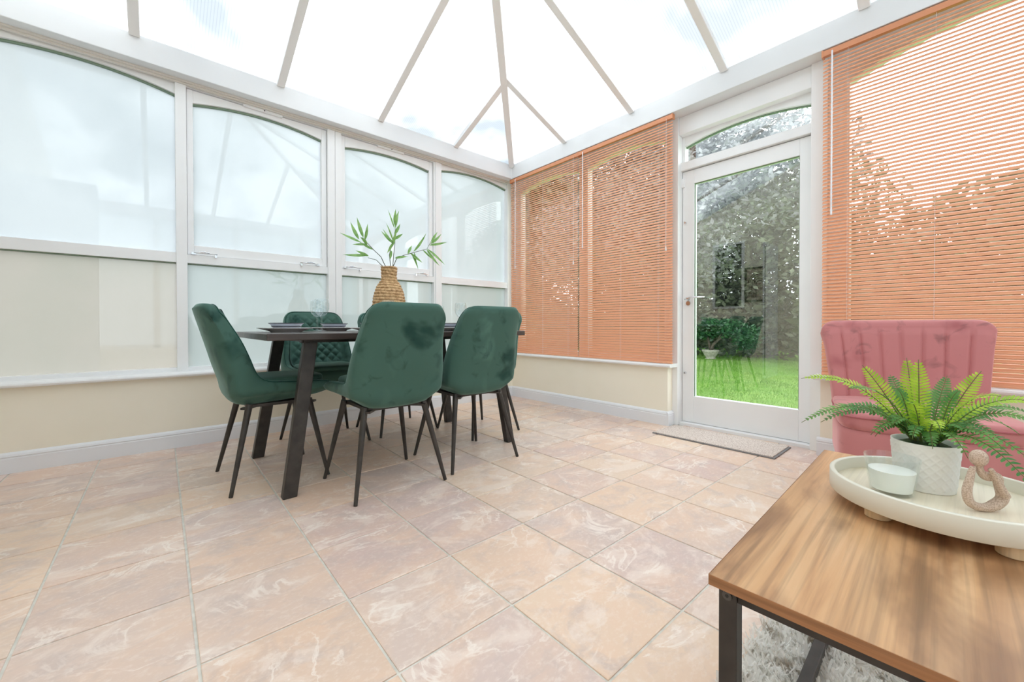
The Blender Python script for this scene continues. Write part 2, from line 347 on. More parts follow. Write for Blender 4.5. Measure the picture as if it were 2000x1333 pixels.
for i in range(-3, 11):
    for j in range(-8, 7):
        loc = [((i*TX+a)*math.cos(ta)-(-j*TY+b)*math.sin(ta)+TO[0], (i*TX+a)*math.sin(ta)+(-j*TY+b)*math.cos(ta)+TO[1]) for a, b in ((G, -G), (G, -TY+G), (TX-G, -TY+G), (TX-G, -G))]
        cl = clip(loc, XW, .155, YB, .0)
        # keep tiles out of the dwarf wall strip except at the door opening
        if all(p[0] > -.0 for p in cl): cl = clip(cl, 0, .155, -2.78, -1.825) if cl else []
        elif cl and any(p[0] > 0 for p in cl):
            yy = sum(p[1] for p in cl)/len(cl)
            if not (-2.75 < yy < -1.85): cl = clip(cl, XW, .0, YB, 0)
        if len(cl) < 3: continue
        cx = sum(p[0] for p in cl)/len(cl); cy = sum(p[1] for p in cl)/len(cl)
        if abs((max(p[0] for p in cl)-min(p[0] for p in cl))*(max(p[1] for p in cl)-min(p[1] for p in cl))) < .0015: continue
        isfull = cl == loc
        if isfull and full is None: full = tile_mesh([(x-cx, y-cy) for x, y in cl])
        me = full if isfull else tile_mesh([(x-cx, y-cy) for x, y in cl])
        obj('tile', me, M['tile'], fl, (cx, cy, 0))

# dwarf walls
o = MB().box(XW, 0.0, 0, .20, 0, .455).build('wall_left', M['beige']); struct(o, 'cream painted dwarf wall under the frosted windows')
o = MB().box(0, .20, -1.823, .20, 0, .455).build('wall_right', M['beige']); struct(o, 'cream painted dwarf wall under the two blinds beside the door')
o = MB().box(0, .20, YB, -2.785, 0, .455).build('wall_right', M['beige']); struct(o, 'cream painted dwarf wall behind the pink armchair')
o = MB().box(XW, .2, YB-.2, YB, 0, .455).build('wall_rear', M['beige']); struct(o)
# house wall with gable
hw = MB(); P0 = [(YB-.2, -.12), (.2, -.12), (.2, 2.60), (-2.2, 3.60), (YB-.2, 2.60)]
hw.add([(XW-.2, y, z) for y, z in P0]+[(XW, y, z) for y, z in P0], [tuple(range(5)), tuple(range(9, 4, -1))]+[(i, (i+1) % 5, 5+(i+1) % 5, 5+i) for i in range(5)])
o = hw.build('wall_back', M['beige']); struct(o, 'cream gable wall of the house behind the viewer')

# skirting with rounded top
def skirting(name, a, b, nrm, label):
    a = Vector(a); b = Vector(b); n = Vector(nrm)
    prof = [(0, 0), (.016, 0), (.016, .078), (.0135, .081), (.0135, .085), (.016, .089), (.012, .1), (.004, .108), (0, .11)]
    V = [p+n*d+Vector((0, 0, z)) for p in (a, b) for d, z in prof]; k = len(prof)
    F = [(i, i+1, k+i+1, k+i) for i in range(k-1)]+[tuple(range(k))[::-1], tuple(range(k, 2*k))]
    m = MB().add(V, F); o = m.build(name, M['skirt']); struct(o, label); return o
skirting('baseboard_left', (XW, 0, 0), (-.0, 0, 0), (0, -1, 0), 'white skirting board under the frosted windows')
skirting('baseboard_right', (0, 0, 0), (0, -1.8235, 0), (-1, 0, 0), 'white skirting board under the two blinds')
skirting('baseboard_right', (-.0162, -1.8232, 0), (.155, -1.823, 0), (0, -1, 0), 'short white skirting return beside the door')
skirting('baseboard_right', (0, -2.77, 0), (0, YB, 0), (-1, 0, 0), 'white skirting board behind the pink armchair')
# window sills with rounded nose
def sill(name, a, b, inn, depth, label, ends=(0, 0)):
    a = Vector(a); b = Vector(b); n = Vector(inn); d = (b-a).normalized(); a -= d*ends[0]; b += d*ends[1]
    prof = [(-depth, .455), (.034, .455), (.042, .460), (.045, .468), (.042, .477), (.034, .482), (-depth, .482)]; k = len(prof)
    V = [p+n*q+Vector((0, 0, z)) for p in (a, b) for q, z in prof]
    F = [(i, (i+1) % k, k+(i+1) % k, k+i) for i in range(k)]+[tuple(range(k))[::-1], tuple(range(k, 2*k))]
    o = MB().add(V, F).build(name, M['white']); struct(o, label)
sill('trim_1', (XW, 0, 0), (-.0, 0, 0), (0, -1, 0), .19, 'white window sill below the frosted windows')
sill('trim_2', (0, 0, 0), (0, -1.823, 0), (-1, 0, 0), .19, 'white window sill below the two blinds', (0, .04))
sill('trim_3', (0, -2.785, 0), (0, YB, 0), (-1, 0, 0), .19, 'white window sill behind the pink armchair', (.03, 0))
# eaves beam
def beam(name, mb, label): struct(mb.build(name, M['beam'], bevel=.004), label)
beam('trim_4', MB().box(XW, .2, -.03, .2, 2.397, 2.548), 'white eaves beam above the frosted windows')
beam('trim_5', MB().box(-.03, .2, YB, -.03, 2.397, 2.548), 'white eaves beam above the blinds and the door')
beam('trim_6', MB().box(XW, .2, YB-.2, YB+.03, 2.397, 2.548), 'white eaves beam of the rear side')
struct(MB().box(-.034, .0, -.034, .0, 2.395, 2.55).build('trim_7', M['white'], bevel=.002), 'narrow white corner cover of the eaves')
struct(MB().box(XW, -.0, .06, .075, 2.375, 2.397).box(XW, 0, .045, .08, 2.385, 2.397).build('trim_8', M['eaves_bead']), 'cream bead under the eaves beam')

# generic glazing in a wall plane: mapping (a, d, z) -> world
LM = lambda a, d, z: (a, GL+d, z)
RM = lambda a, d, z: (DX+d, a, z)
def gbox(mb, T, a0, a1, d0, d1, z0, z1):
    V = [T(a, d, z) for z in (z0, z1) for a, d in ((a0, d0), (a1, d0), (a1, d1), (a0, d1))]
    mb.add(V, [(0,3,2,1),(4,5,6,7),(0,1,5,4),(1,2,6,5),(2,3,7,6),(3,0,4,7)]); return mb
def arch(mb, T, a0, a1, zs, zm, ztop, d0, d1, n=20):
    """solid above a segmental arch"""
    V = []
    for i in range(n+1):
        t = i/n; a = a0+(a1-a0)*t; z = zs+(zm-zs)*(1-(2*t-1)**2)
        V += [T(a, d0, z), T(a, d0, ztop), T(a, d1, ztop), T(a, d1, z)]
    F = [(4*i+k, 4*i+(k+1) % 4, 4*i+4+(k+1) % 4, 4*i+4+k) for i in range(n) for k in range(4)]+[(0,1,2,3), tuple(4*n+k for k in (3,2,1,0))]
    mb.add(V, F); return mb
def archseal(T, a0, a1, zs, zm, d0, d1, n=20, h=.011):
    m = MB(); V = []
    for i in range(n+1):
        t = i/n; a = a0+(a1-a0)*t; z = zs+(zm-zs)*(1-(2*t-1)**2)
        V += [T(a, d0, z-h), T(a, d0, z), T(a, d1, z), T(a, d1, z-h)]
    return m.add(V, [(4*i+k, 4*i+(k+1) % 4, 4*i+4+(k+1) % 4, 4*i+4+k) for i in range(n) for k in range(4)])
def slab(T, a0, a1, d0, d1, z0, z1, parent, mats, name='pane'):
    """d0 = room face (material 0), everything else material 1"""
    V = [T(a, d, z) for z in (z0, z1) for a, d in ((a0, d0), (a1, d0), (a1, d1), (a0, d1))]
    F = [(0,3,2,1),(4,5,6,7),(0,1,5,4),(1,2,6,5),(2,3,7,6),(3,0,4,7)]
    me = pyd(name, V, F, mi=[1, 1, 0, 1, 1, 1])
    return obj(name, me, mats, parent)
FR = [M['frost'], M['outer']]; FG = [M['frost_grey'], M['outer']]; FB = [M['frost_beige'], M['outer']]; CL = [M['pane'], M['outer']]
wn = 0
def lwin(a0, a1, kind, lower, zs, zm, label):
    """one bay of the left wall; a0<a1 clear opening between posts"""
    global wn; wn += 1
    w = empty('window_%d' % wn); struct(w, label)
    f = MB(); gbox(f, LM, a0, a1, 0, .07, .482, .506)
    if kind == 'fixed':
        gbox(f, LM, a0, a1, 0, .07, 1.202, 1.266); arch(f, LM, a0, a1, zs, zm, 2.388, .012, .07); g0, g1, gz = a0, a1, 1.266
        f.build('frame', M['white'], w)
    else:
        gbox(f, LM, a0, a1, 0, .07, 1.204, 1.259); gbox(f, LM, a0, a1, .0, .07, 2.372, 2.388); f.build('frame', M['white'], w)
        g0, g1, gz = a0+.036, a1-.04, 1.326
        s = MB(); gbox(s, LM, a0+.003, g0, .014, .07, 1.262, 2.368); gbox(s, LM, g1, a1-.003, .014, .07, 1.262, 2.368); gbox(s, LM, g0, g1, .014, .07, 1.262, gz)
        arch(s, LM, g0, g1, zs, zm, 2.368, .014, .07); so = s.build('sash', M['white'], w, bevel=.003)
        # stays
        for q in (.11, .84):
            c = a0+(a1-a0)*q; sg = 1 if q < .5 else -1
            st = MB(); st.tube([LM(c-.065*sg, -.012, 1.272), LM(c+.065*sg, -.012, 1.272)], .0028, 6); st.tube([LM(c-.04*sg, -.02, 1.275), LM(c-.01*sg, -.026, 1.280), LM(c+.02*sg, -.02, 1.276)], [.004, .006, .003], 8); gbox(st, LM, c-.065*sg-.012, c-.065*sg+.012, -.012, .014, 1.262, 1.276); gbox(st, LM, c+.055*sg-.006, c+.055*sg+.006, -.012, .0, 1.25, 1.276)
            st.build('window_stay', M['chrome'], w)
        c = (a0+a1)/2
        v = gbox(MB(), LM, c-.125, c+.125, -.004, .016, 2.358, 2.378).build('trickle_vent', M['white'], w, bevel=.003); v['label'] = 'cream trickle vent'
        vv = MB().tube([LM(c+.006, -.005, 2.368), LM(c+.006, -.009, 2.368)], .004, 8).build('vent_hole', M['dark'], v)  # black disc painted for the shade inside the vent's hole
    archseal(LM, g0, g1, zs, zm, .03, .05).build('glazing_seal', M['seal'], w)
    gbox(MB(), LM, a0, a1, .03, .05, 1.196, 1.202).build('glazing_seal', M['seal'], w)
    slab(LM, g0, g1, .046, .060, gz, zm, w, FR); slab(LM, a0, a1, .046, .060, .506, 1.202, w, lower)
    return w
lwin(XW, -3.800, 'fixed', FB, 2.33, 2.34, 'narrow frosted window beyond the left edge')
lwin(-3.745, -2.875, 'fixed', FB, 2.312, 2.366, 'fixed arched frosted window at far left, beige lower pane')
lwin(-2.818, -1.927, 'sash', FG, 2.282, 2.330, 'opening arched frosted window second from left')
lwin(-1.818, -.946, 'sash', FG, 2.280, 2.318, 'opening arched frosted window behind the leafy vase')
lwin(-.864, -.004, 'fixed', FG, 2.318, 2.368, 'fixed arched frosted window beside the corner')
tn = 8
def trim(mb, label, m='white', bevel=.002):
    global tn; tn += 1; o = mb.build('trim_%d' % tn, M[m], bevel=bevel); struct(o, label); return o
for a0, a1, lab in ((-3.80, -3.745, 'white window post off the left edge'), (-2.875, -2.818, 'white window post between the first and second frosted windows')):
    trim(gbox(MB(), LM, a0, a1, -.012, .08, .482, 2.397), lab)
trim(gbox(gbox(MB(), LM, -1.927, -1.871, -.012, .08, .482, 2.397), LM, -1.868, -1.818, -.008, .08, .482, 2.397), 'double white window post behind the dining table')
trim(gbox(gbox(MB(), LM, -.946, -.93, -.004, .08, .482, 2.397), LM, -.93, -.864, -.012, .08, .482, 2.397), 'white window post between the third and fourth frosted windows')
trim(MB().box(-.004, .16, GL-.01, .16, .482, 2.397), 'white corner post of the conservatory')
trim(gbox(MB(), LM, XW, 0, .0, .08, 2.388, 2.397), 'head of the frosted window frames')

def rwin(y0, y1, gm0, gm1, zs, zm, label):
    global wn; wn += 1; w = empty('window_%d' % wn); struct(w, label)
    f = MB(); RX = lambda a, d, z: (.09+d, a, z)
    gbox(f, RX, y1, y1+gm1, 0, .07, .482, 2.397); gbox(f, RX, y0-gm0, y0, 0, .07, .482, 2.397); gbox(f, RX, y1+gm1, y0-gm0, 0, .07, .482, .53)
    arch(f, RX, y1+gm1, y0-gm0, zs, zm, 2.397, 0, .07); f.build('frame', M['white'], w)
    slab(RX, y1+gm1, y0-gm0, .04, .052, .53, zm, w, CL)
rwin(.08, -.93, .13, .05, 2.26, 2.32, 'clear window behind the corner blind')
rwin(-.93, -1.80, .05, .05, 2.26, 2.32, 'clear window behind the blind beside the door')
rwin(-2.80, YB+.1, .10, .10, 2.22, 2.36, 'wide clear window behind the blind above the armchair')
# rear side glazing (behind the camera), plain frosted panes
wn += 1; w = empty('window_%d' % wn); struct(w)
BM_ = lambda a, d, z: (a, YB-.08-d, z)
f = MB()
for a in (-3.95, -3.0, -2.0, -1.0, -.05): gbox(f, BM_, a, a+.07, 0, .07, .455, 2.4)
gbox(f, BM_, XW, .1, 0, .07, .455, .50); f.build('frame', M['white'], w)
slab(BM_, XW, .1, .046, .06, .5, 2.4, w, FR)

# ---------------------------------------------------------------- door
trim(MB().box(.075, .21, -1.802, -1.866, 0, 2.397), 'white door jamb on the handle side')
trim(MB().box(.075, .21, -2.716, -2.80, 0, 2.397), 'white door jamb beside the pink armchair')
hd = MB().box(.09, .2, -2.716, -1.866, 2.262, 2.397); trim(hd, 'plain white panel above the door', bevel=.004)
wn += 1; w = empty('window_%d' % wn); struct(w, 'arched fanlight above the garden door')
f = MB(); gbox(f, RM, -2.716, -1.866, -.03, .06, 1.993, 2.055); gbox(f, RM, -1.886, -1.866, 0, .06, 2.055, 2.27)
arch(f, RM, -2.716, -1.886, 2.186, 2.238, 2.27, 0, .06); f.build('frame', M['white'], w, bevel=.002)
archseal(RM, -2.716, -1.886, 2.186, 2.238, .02, .04, h=.007).build('glazing_seal', M['seal'], w)
slab(RM, -2.716, -1.886, .03, .045, 2.055, 2.24, w, CL)
d = empty('door_1', (DX, -2.7, 0)); struct(d, 'white garden door with one tall glass pane')
ly0, ly1, lz0, lz1 = -2.709, -1.869, .024, 1.988; gy0, gy1, gz0, gz1 = -2.641, -1.959, .228, 1.880
DM = lambda a, dd, z: (dd, a+2.7, z)
lf = MB(); gbox(lf, DM, ly0, gy0, 0, .05, lz0, lz1); gbox(lf, DM, gy1, ly1, 0, .05, lz0, lz1); gbox(lf, DM, gy0, gy1, 0, .05, lz0, gz0); gbox(lf, DM, gy0, gy1, 0, .05, gz1, lz1)
lf.build('door_leaf', M['white'], d, bevel=.0025)
slab(DM, gy0, gy1, .018, .032, gz0, gz1, d, CL, 'glass_pane')
s = MB(); gbox(s, DM, gy1-.004, gy1, .008, .018, gz0, gz1); gbox(s, DM, gy0, gy1, .008, .018, gz1-.004, gz1); gbox(s, DM, gy0, gy0+.004, .008, .018, gz0, gz1)
s.build('glazing_seal', M['seal'], d)
h = MB(); h.tube([DM(-1.918, 0, .985), DM(-1.918, -.035, .99)], .0095, 12); h.tube([DM(-1.905, -.038, .982), DM(-1.925, -.042, .99), DM(-1.955, -.042, .997), DM(-2.00, -.040, .996), DM(-2.055, -.036, .993)], [.007, .0095, .009, .008, .006], 10, ry=.7)
hh = h.build('door_handle', M['chrome'], d, smooth=True); hh['label'] = 'chrome lever handle'
MB().tube([DM(-1.918, 0, .953), DM(-1.918, -.012, .953)], .017, 20).build('lock_cylinder', M['chrome'], d, auto=40)
for z in (1.585, .407): MB().tube([DM(-1.893, 0, z), DM(-1.893, -.02, z)], [.010, .008], 12).build('security_bolt', M['chrome'], d, auto=40)
gbox(MB(), DM, -1.885, -1.862, -.014, .004, 1.865, 1.935).build('hinge_cover', M['white'], d, bevel=.004)
struct(MB().box(.10, .21, -2.716, -1.866, -.004, .022).build('trim_30', M['white'], bevel=.003), 'low white door threshold')

# second door leaf standing open at the left edge
d2 = empty('door_2', (XW, -1.41, 0)); struct(d2, 'edge of a white door standing open at the left')
MB().box(.03, .598, 0, .04, .0, 2.0).build('door_leaf', M['white'], d2, bevel=.002)
MB().box(.598, .602, .004, .012, .05, 1.95).build('door_seal', M['dark'], d2)

# ---------------------------------------------------------------- roof
ce = empty('ceiling', (0, 0, 0)); struct(ce, 'hipped conservatory roof of ribbed polycarbonate between white rafters')
K = .40; ZE = 2.552; HR = 2.2
sp1 = lambda x, y: (x, y, ZE-K*y); sp2 = lambda x, y: (x, y, ZE-K*x); sp3 = lambda x, y: (x, y, ZE+K*(y+4.4))
def panel(pts, Z, mats):
    n = len(pts); V = [Z(*p) for p in pts]+[tuple(Vector(Z(*p))+Vector((0, 0, .018))) for p in pts]
    F = [tuple(range(n)), tuple(range(2*n-1, n-1, -1))]+[(i, (i+1) % n, n+(i+1) % n, n+i) for i in range(n)]
    obj('roof_panel', pyd('roof_panel', V, F, mi=[0]+[1]*(n+1)), mats, ce)
xs = [.0, -.76, -1.527, -2.283, -3.064, XW]; ys = [.0, -.80, -1.525, -2.246, -2.98, -3.70, YB]
for x0, x1 in zip(xs, xs[1:]):
    for Z, sgn, base in ((sp1, -1, 0), (sp3, 1, YB)):
        top = [(x1, base+sgn*min(-x1, HR))]
        if x0 > -HR > x1: top.append((-HR, base+sgn*HR))
        if x0 < 0: top.append((x0, base+sgn*min(-x0, HR)))
        panel([(x0, base), (x1, base)]+top, Z, [M['poly_x'], M['outer']])
lim = lambda y: -min(-y, y+4.4)
for y0, y1 in zip(ys, ys[1:]):
    pts = [(0, y0), (0, y1)]
    if y1 > YB: pts.append((lim(y1), y1))
    if y0 > -HR > y1: pts.append((-HR, -HR))
    if y0 < 0: pts.append((lim(y0), y0))
    panel(pts, sp2, [M['poly_y'], M['outer']])
def rafter(a, b, wd=.052, h=.038, name='rafter'):
    a = Vector(a); b = Vector(b)
    MB().bar(a-Vector((0,0,h/2+.002)), b-Vector((0,0,h/2+.002)), wd, h).build(name, M['rafter'], ce, bevel=.004)
for x in xs[1:-1]:
    t = min(-x, HR); rafter(sp1(x, -.03), sp1(x, -t)); rafter(sp3(x, YB+.03), sp3(x, YB+t))
for y in ys[1:-1]: rafter(sp2(-.03, y), sp2(lim(y), y))
ap = (-HR, -HR, ZE+K*HR)
rafter((-.03, -.03, ZE+.012), ap, .058, .05, 'hip_rafter'); rafter((-.03, YB+.03, ZE+.012), (ap[0], YB+HR, ap[2]), .058, .05, 'hip_rafter')
rafter(ap, (XW, -HR, ap[2]), .09, .08, 'ridge_beam')

# ---------------------------------------------------------------- blinds
def slat_mesh(L, t=R(49), wd=.025, crown=.0022):
    V = []; n = 4
    for a in (0, -L):
        for th in (0, .0005):
            for i in range(n+1):
                s = i/n-.5; c = crown*(1-4*s*s)+th
                # inner (room side, -x) edge low, outer edge high; top face looks up into the room
                V.append((s*wd*math.cos(t)-c*math.sin(t), a, s*wd*math.sin(t)+c*math.cos(t)))
    k = n+1; F = []
    for i in range(n): F += [(i, i+1, 2*k+i+1, 2*k+i), (k+i, 3*k+i, 3*k+i+1, k+i+1)]
    F += [(0, 2*k, 3*k, k), (n, k+n, 3*k+n, 2*k+n)]
    me = pyd('slat', V, F, True); return me
def blind(y0, L, label, cords, wands):
    b = empty('venetian_blind', (-.012, y0, .485)); tag(b, label, 'blind')
    me = slat_mesh(L); z = .018; k = 0
    while z < 1.865:
        s = obj('slat', me, M['slat'], b, (0, 0, z)); s.rotation_euler = (R(random.uniform(-.03, .03)), R(random.uniform(-1.2, 1.2)), 0); z += .0213
    hr = MB().box(-.016, .016, -L, 0, 1.876, 1.902); hr.box(-.018, -.016, -L, 0, 1.872, 1.904)
    hr.build('headrail', M['rail'], b, bevel=.0015)
    for e in (0, -L): MB().box(-.020, .018, e-.006 if e else -.004, e+.004 if e else .006, 1.868, 1.908).build('end_cap', M['rail'], b, bevel=.002)
    MB().box(-.012, .012, -L, 0, 0, .010).build('bottom_rail', M['slat'], b, bevel=.003)
    for c in cords:
        m = MB()
        for dx in (-.0105, .0105): m.tube([(dx, -c, .005), (dx, -c, 1.88)], .0006, 4)
        m.tube([(0, -c-.002, 0), (0, -c-.002, 1.88)], .0006, 4)
        m.build('ladder_cord', M['cord'], b)
    for a, zb, kind in wands:
        m = MB()
        if kind == 'wand':
            m.tube([(-.026, -a, 1.885), (-.030, -a, zb-.485)], .0042, 6); m.tube([(-.016, -a, 1.89), (-.026, -a, 1.885)], .003, 6); m.tube([(-.030, -a, zb-.485), (-.030, -a, zb-.515)], [.0055, .0045], 8)
            m.build('tilt_wand', M['wand'], b)
        else:
            m.tube([(-.022, -a, 1.88), (-.024, -a, zb-.485)], .0013, 5); m.tube([(-.024, -a, zb-.485), (-.024, -a, zb-.520)], [.003, .0075], 8)
            m.build('lift_cord', M['cord'], b)
    return b
blind(-.004, .943, 'terracotta venetian blind in the room corner, left of the two together', (.10, .49, .83), ((.092, 1.43, 'wand'), (.905, 1.39, 'cord')))
blind(-.960, .909, 'terracotta venetian blind directly left of the garden door', (.115, .45, .795), ((.062, 1.52, 'wand'), (.866, 1.39, 'cord')))
blind(-2.793, 1.56, 'wide terracotta venetian blind right of the door above the pink armchair', (.115, .46, .80, 1.2), ((.046, 1.45, 'wand'), (1.50, 1.39, 'cord')))

# ---------------------------------------------------------------- dining table
t = empty('dining_table', (-1.865, -.95, 0)); tag(t, 'dark wood dining table on splayed black legs, laid for six', 'table')
MB().box(-.762, .738, -.455, .455, .716, .747).build('tabletop', M['tabletop'], t, bevel=.004, seg=3)
MB().box(-.60, .60, -.34, -.30, .700, .716).box(-.60, .60, .30, .34, .700, .716).build('apron_rail', M['legmetal'], t)
for sx in (-1, 1):
    MB().box(sx*.56-.035, sx*.56+.035, -.36, .36, .704, .716).build('crossbar', M['legmetal'], t)
    for sy in (-1, 1):
        x1, x0, y1, y0 = sx*.560, sx*.665, sy*.33, sy*.375; a = .030; b2 = .022
        V = [(x0+i*a, y0+j*b2, 0) for i, j in ((-1,-1),(1,-1),(1,1),(-1,1))]+[(x1+i*a, y1+j*b2, .706) for i, j in ((-1,-1),(1,-1),(1,1),(-1,1))]
        MB().add(V, [(0,3,2,1),(4,5,6,7),(0,1,5,4),(1,2,6,5),(2,3,7,6),(3,0,4,7)]).build('leg', M['legmetal'], t, bevel=.004)

# ---------------------------------------------------------------- dining chairs (local: faces +Y, origin on the floor)
def resample(pts, n):
    P_ = np.array(pts, float)
    # smooth with Catmull-Rom
    Q = []
    for i in range(len(P_)-1):
        p0 = P_[max(i-1, 0)]; p1 = P_[i]; p2 = P_[i+1]; p3 = P_[min(i+2, len(P_)-1)]
        for k in range(8):
            u = k/8; Q.append(.5*((2*p1)+(-p0+p2)*u+(2*p0-5*p1+4*p2-p3)*u*u+(-p0+3*p1-3*p2+p3)*u**3))
    Q.append(P_[-1]); Q = np.array(Q); d = np.r_[0, np.cumsum(np.hypot(*np.diff(Q, axis=0).T))]
    s = np.linspace(0, d[-1], n); return np.c_[np.interp(s, d, Q[:, 0]), np.interp(s, d, Q[:, 1])]
NP = 40
OUT = resample([(.232,.470),(.228,.436),(.19,.415),(.08,.400),(-.06,.392),(-.13,.391),(-.178,.403),(-.208,.44),(-.222,.50),(-.248,.58),(-.276,.68),(-.304,.78),(-.322,.845),(-.326,.868),(-.312,.884)], NP)
INC = resample([(.232,.470),(.222,.492),(.18,.500),(.08,.502),(-.04,.500),(-.10,.502),(-.135,.515),(-.158,.55),(-.180,.61),(-.205,.69),(-.228,.77),(-.246,.83),(-.258,.868),(-.278,.884),(-.312,.884)], NP)
INS = resample([(.232,.470),(.226,.500),(.19,.515),(.10,.525),(.02,.532),(-.04,.540),(-.078,.558),(-.105,.59),(-.135,.64),(-.170,.71),(-.205,.785),(-.232,.838),(-.252,.870),(-.278,.884),(-.312,.884)], NP)
def halfw(y, z):
    if z > .56: return .231-.036*((z-.56)/.32)
    w_ = .222+.009*sstep(.05, -.15, y)
    return w_ - .045*sstep(.47, .395, z)
def shell_pt(t_, c_, o_, ic, is_, side):
    """t_ -1..1 lateral, c_ collapse"""
    a = abs(t_); wv = sstep(.70, .93, a); inn = ic*(1-wv)+is_*wv; mid = (o_+inn)/2
    p = o_ if side == 0 else inn
    q = mid+(p-mid)*c_
    y, z = q
    wrap = .045*a**3*sstep(.40, .76, z); y += wrap
    w_ = halfw(y, z); rho = .36
    if a > 1-rho:
        e = (a-(1-rho))/rho; drop = .075*(1-math.sqrt(max(0, 1-e*e))); z -= drop*sstep(.60, .88, z)
        z += .045*(1-math.sqrt(max(0, 1-e*e)))*sstep(.46, .40, z)
    return (t_*w_, y, z)
def make_chair():
    root = empty('dining_chair')
    nt_ = 33; V = []; loop = 2*NP-2
    for i in range(nt_):
        th = -PI/2+PI*i/(nt_-1); t_ = math.sin(th); c_ = max(.0, math.cos(th))**.42
        for k in range(NP): V.append(shell_pt(t_, c_, OUT[k], INC[k], INS[k], 0))
        for k in range(NP-2, 0, -1): V.append(shell_pt(t_, c_, OUT[k], INC[k], INS[k], 1))
    F = [(i*loop+k, i*loop+(k+1) % loop, (i+1)*loop+(k+1) % loop, (i+1)*loop+k) for i in range(nt_-1) for k in range(loop)]
    MB().add(V, F).build('shell', M['green'], root, smooth=True, weld=True)
    # piping seam that follows the edge of the outer shell
    pts = []
    for side in (-1, 1):
        seq = []
        for k in range(2, NP-3): 
            p = shell_pt(side*.95, .615, OUT[k], INC[k], INS[k], 1); seq.append(Vector(p)+Vector((side*.001, .0, 0)))
        pts += seq if side < 0 else seq[::-1]
        if side < 0:
            for tt in np.linspace(-.93, .93, 21):
                p = shell_pt(tt, (1-tt*tt)**.21, OUT[NP-3], INC[NP-3], INS[NP-3], 1); pts.append(Vector(p)+Vector((0, .001, .001)))
    MB().tube(pts, .0026, 5).build('piping', M['green_dark'], root, smooth=True)
    # quilted pad
    nu, nv = 78, 84; V = []
    for j in range(nv+1):
        for i in range(nu+1):
            t_ = -.80+1.6*i/nu; fz = .17+.72*j/nv; k = fz*(NP-1)
            # inner centre line from seat corner to the top
            k = 15+ (NP-1-15-3.2)*j/nv; k0 = int(k); fr = k-k0; ic = INC[k0]*(1-fr)+INC[min(k0+1, NP-1)]*fr; is_ = INS[k0]*(1-fr)+INS[min(k0+1, NP-1)]*fr; oo = OUT[k0]*(1-fr)+OUT[min(k0+1, NP-1)]*fr
            x, y, z = shell_pt(t_, 1, oo, ic, is_, 1)
            pu, pv = x/.062, z/.062; q = abs(math.sin(PI*(pu+pv)/1))*abs(math.sin(PI*(pu-pv)/1)); edge = min(1, 6*min(i/nu, 1-i/nu, j/nv, 1-j/nv))
            puff = (.001+.019*q**.55)*edge
            V.append((x, y+puff*.95-.001, z+puff*.3))
    F = [(j*(nu+1)+i, j*(nu+1)+i+1, (j+1)*(nu+1)+i+1, (j+1)*(nu+1)+i) for j in range(nv) for i in range(nu)]
    me = pyd('quilted_back', V, F, True); obj('quilted_back', me, M['green'], root)
    # seat cushion
    s = MB(); n = 40; rows = []
    for zz, k in ((.492, .96), (.500, 1), (.512, 1), (.520, .97), (.524, .9), (.526, .6), (.527, .2)):
        ring = []
        for i in range(n):
            a = 2*PI*i/n; ca, sa = math.cos(a), math.sin(a); e = .45
            ring.append((math.copysign(abs(ca)**e, ca)*.178*k, .045+math.copysign(abs(sa)**e, sa)*.182*k, zz))
        rows += ring
    F = [(r*n+i, r*n+(i+1) % n, (r+1)*n+(i+1) % n, (r+1)*n+i) for r in range(6) for i in range(n)]+[tuple(6*n+i for i in range(n)), tuple(range(n))[::-1]]
    s.add(rows, F).build('seat_cushion', M['green'], root, smooth=True)
    MB().box(-.14, .14, -.13, .16, .384, .398).bar((-.15, .17, .384), (.15, -.15, .384), .03, .01).bar((.15, .17, .384), (-.15, -.15, .384), .03, .01).build('seat_frame', M['legmetal'], root)
    for sx in (-1, 1):
        for sy in (-1, 1):
            MB().tube([(sx*.150, .01+sy*.13 if sy > 0 else -.125, .402), (sx*.226, sy*.212, 0.0)], [.0155, .0085], 14).build('leg', M['legmetal'], root, auto=40)
    return root
ch = make_chair()
chairs = [((-2.522, -.928), -PI/2+R(1), 'green velvet dining chair in side view at the left end of the table'),
          ((-2.112, -1.408), R(0), 'green velvet dining chair with its back to the viewer, middle of the near side'),
          ((-1.592, -1.378), R(-1), 'green velvet dining chair with its back to the viewer, nearest the blinds'),
          ((-2.116, -.458), PI, 'green velvet dining chair on the window side showing its diamond-quilted back'),
          ((-1.592, -.458), PI+R(1), 'green velvet dining chair on the window side almost hidden behind the middle chair'),
          ((-1.165, -.925), PI/2, 'green velvet dining chair at the far right end, only its legs in view')]
for i, ((x, y), a, lab) in enumerate(chairs):
    o = ch if i == 0 else copy_tree(ch)
    o.location = (x, y, 0); o.rotation_euler = (0, 0, a); tag(o, lab, 'chair', 'green velvet dining chairs around the table')

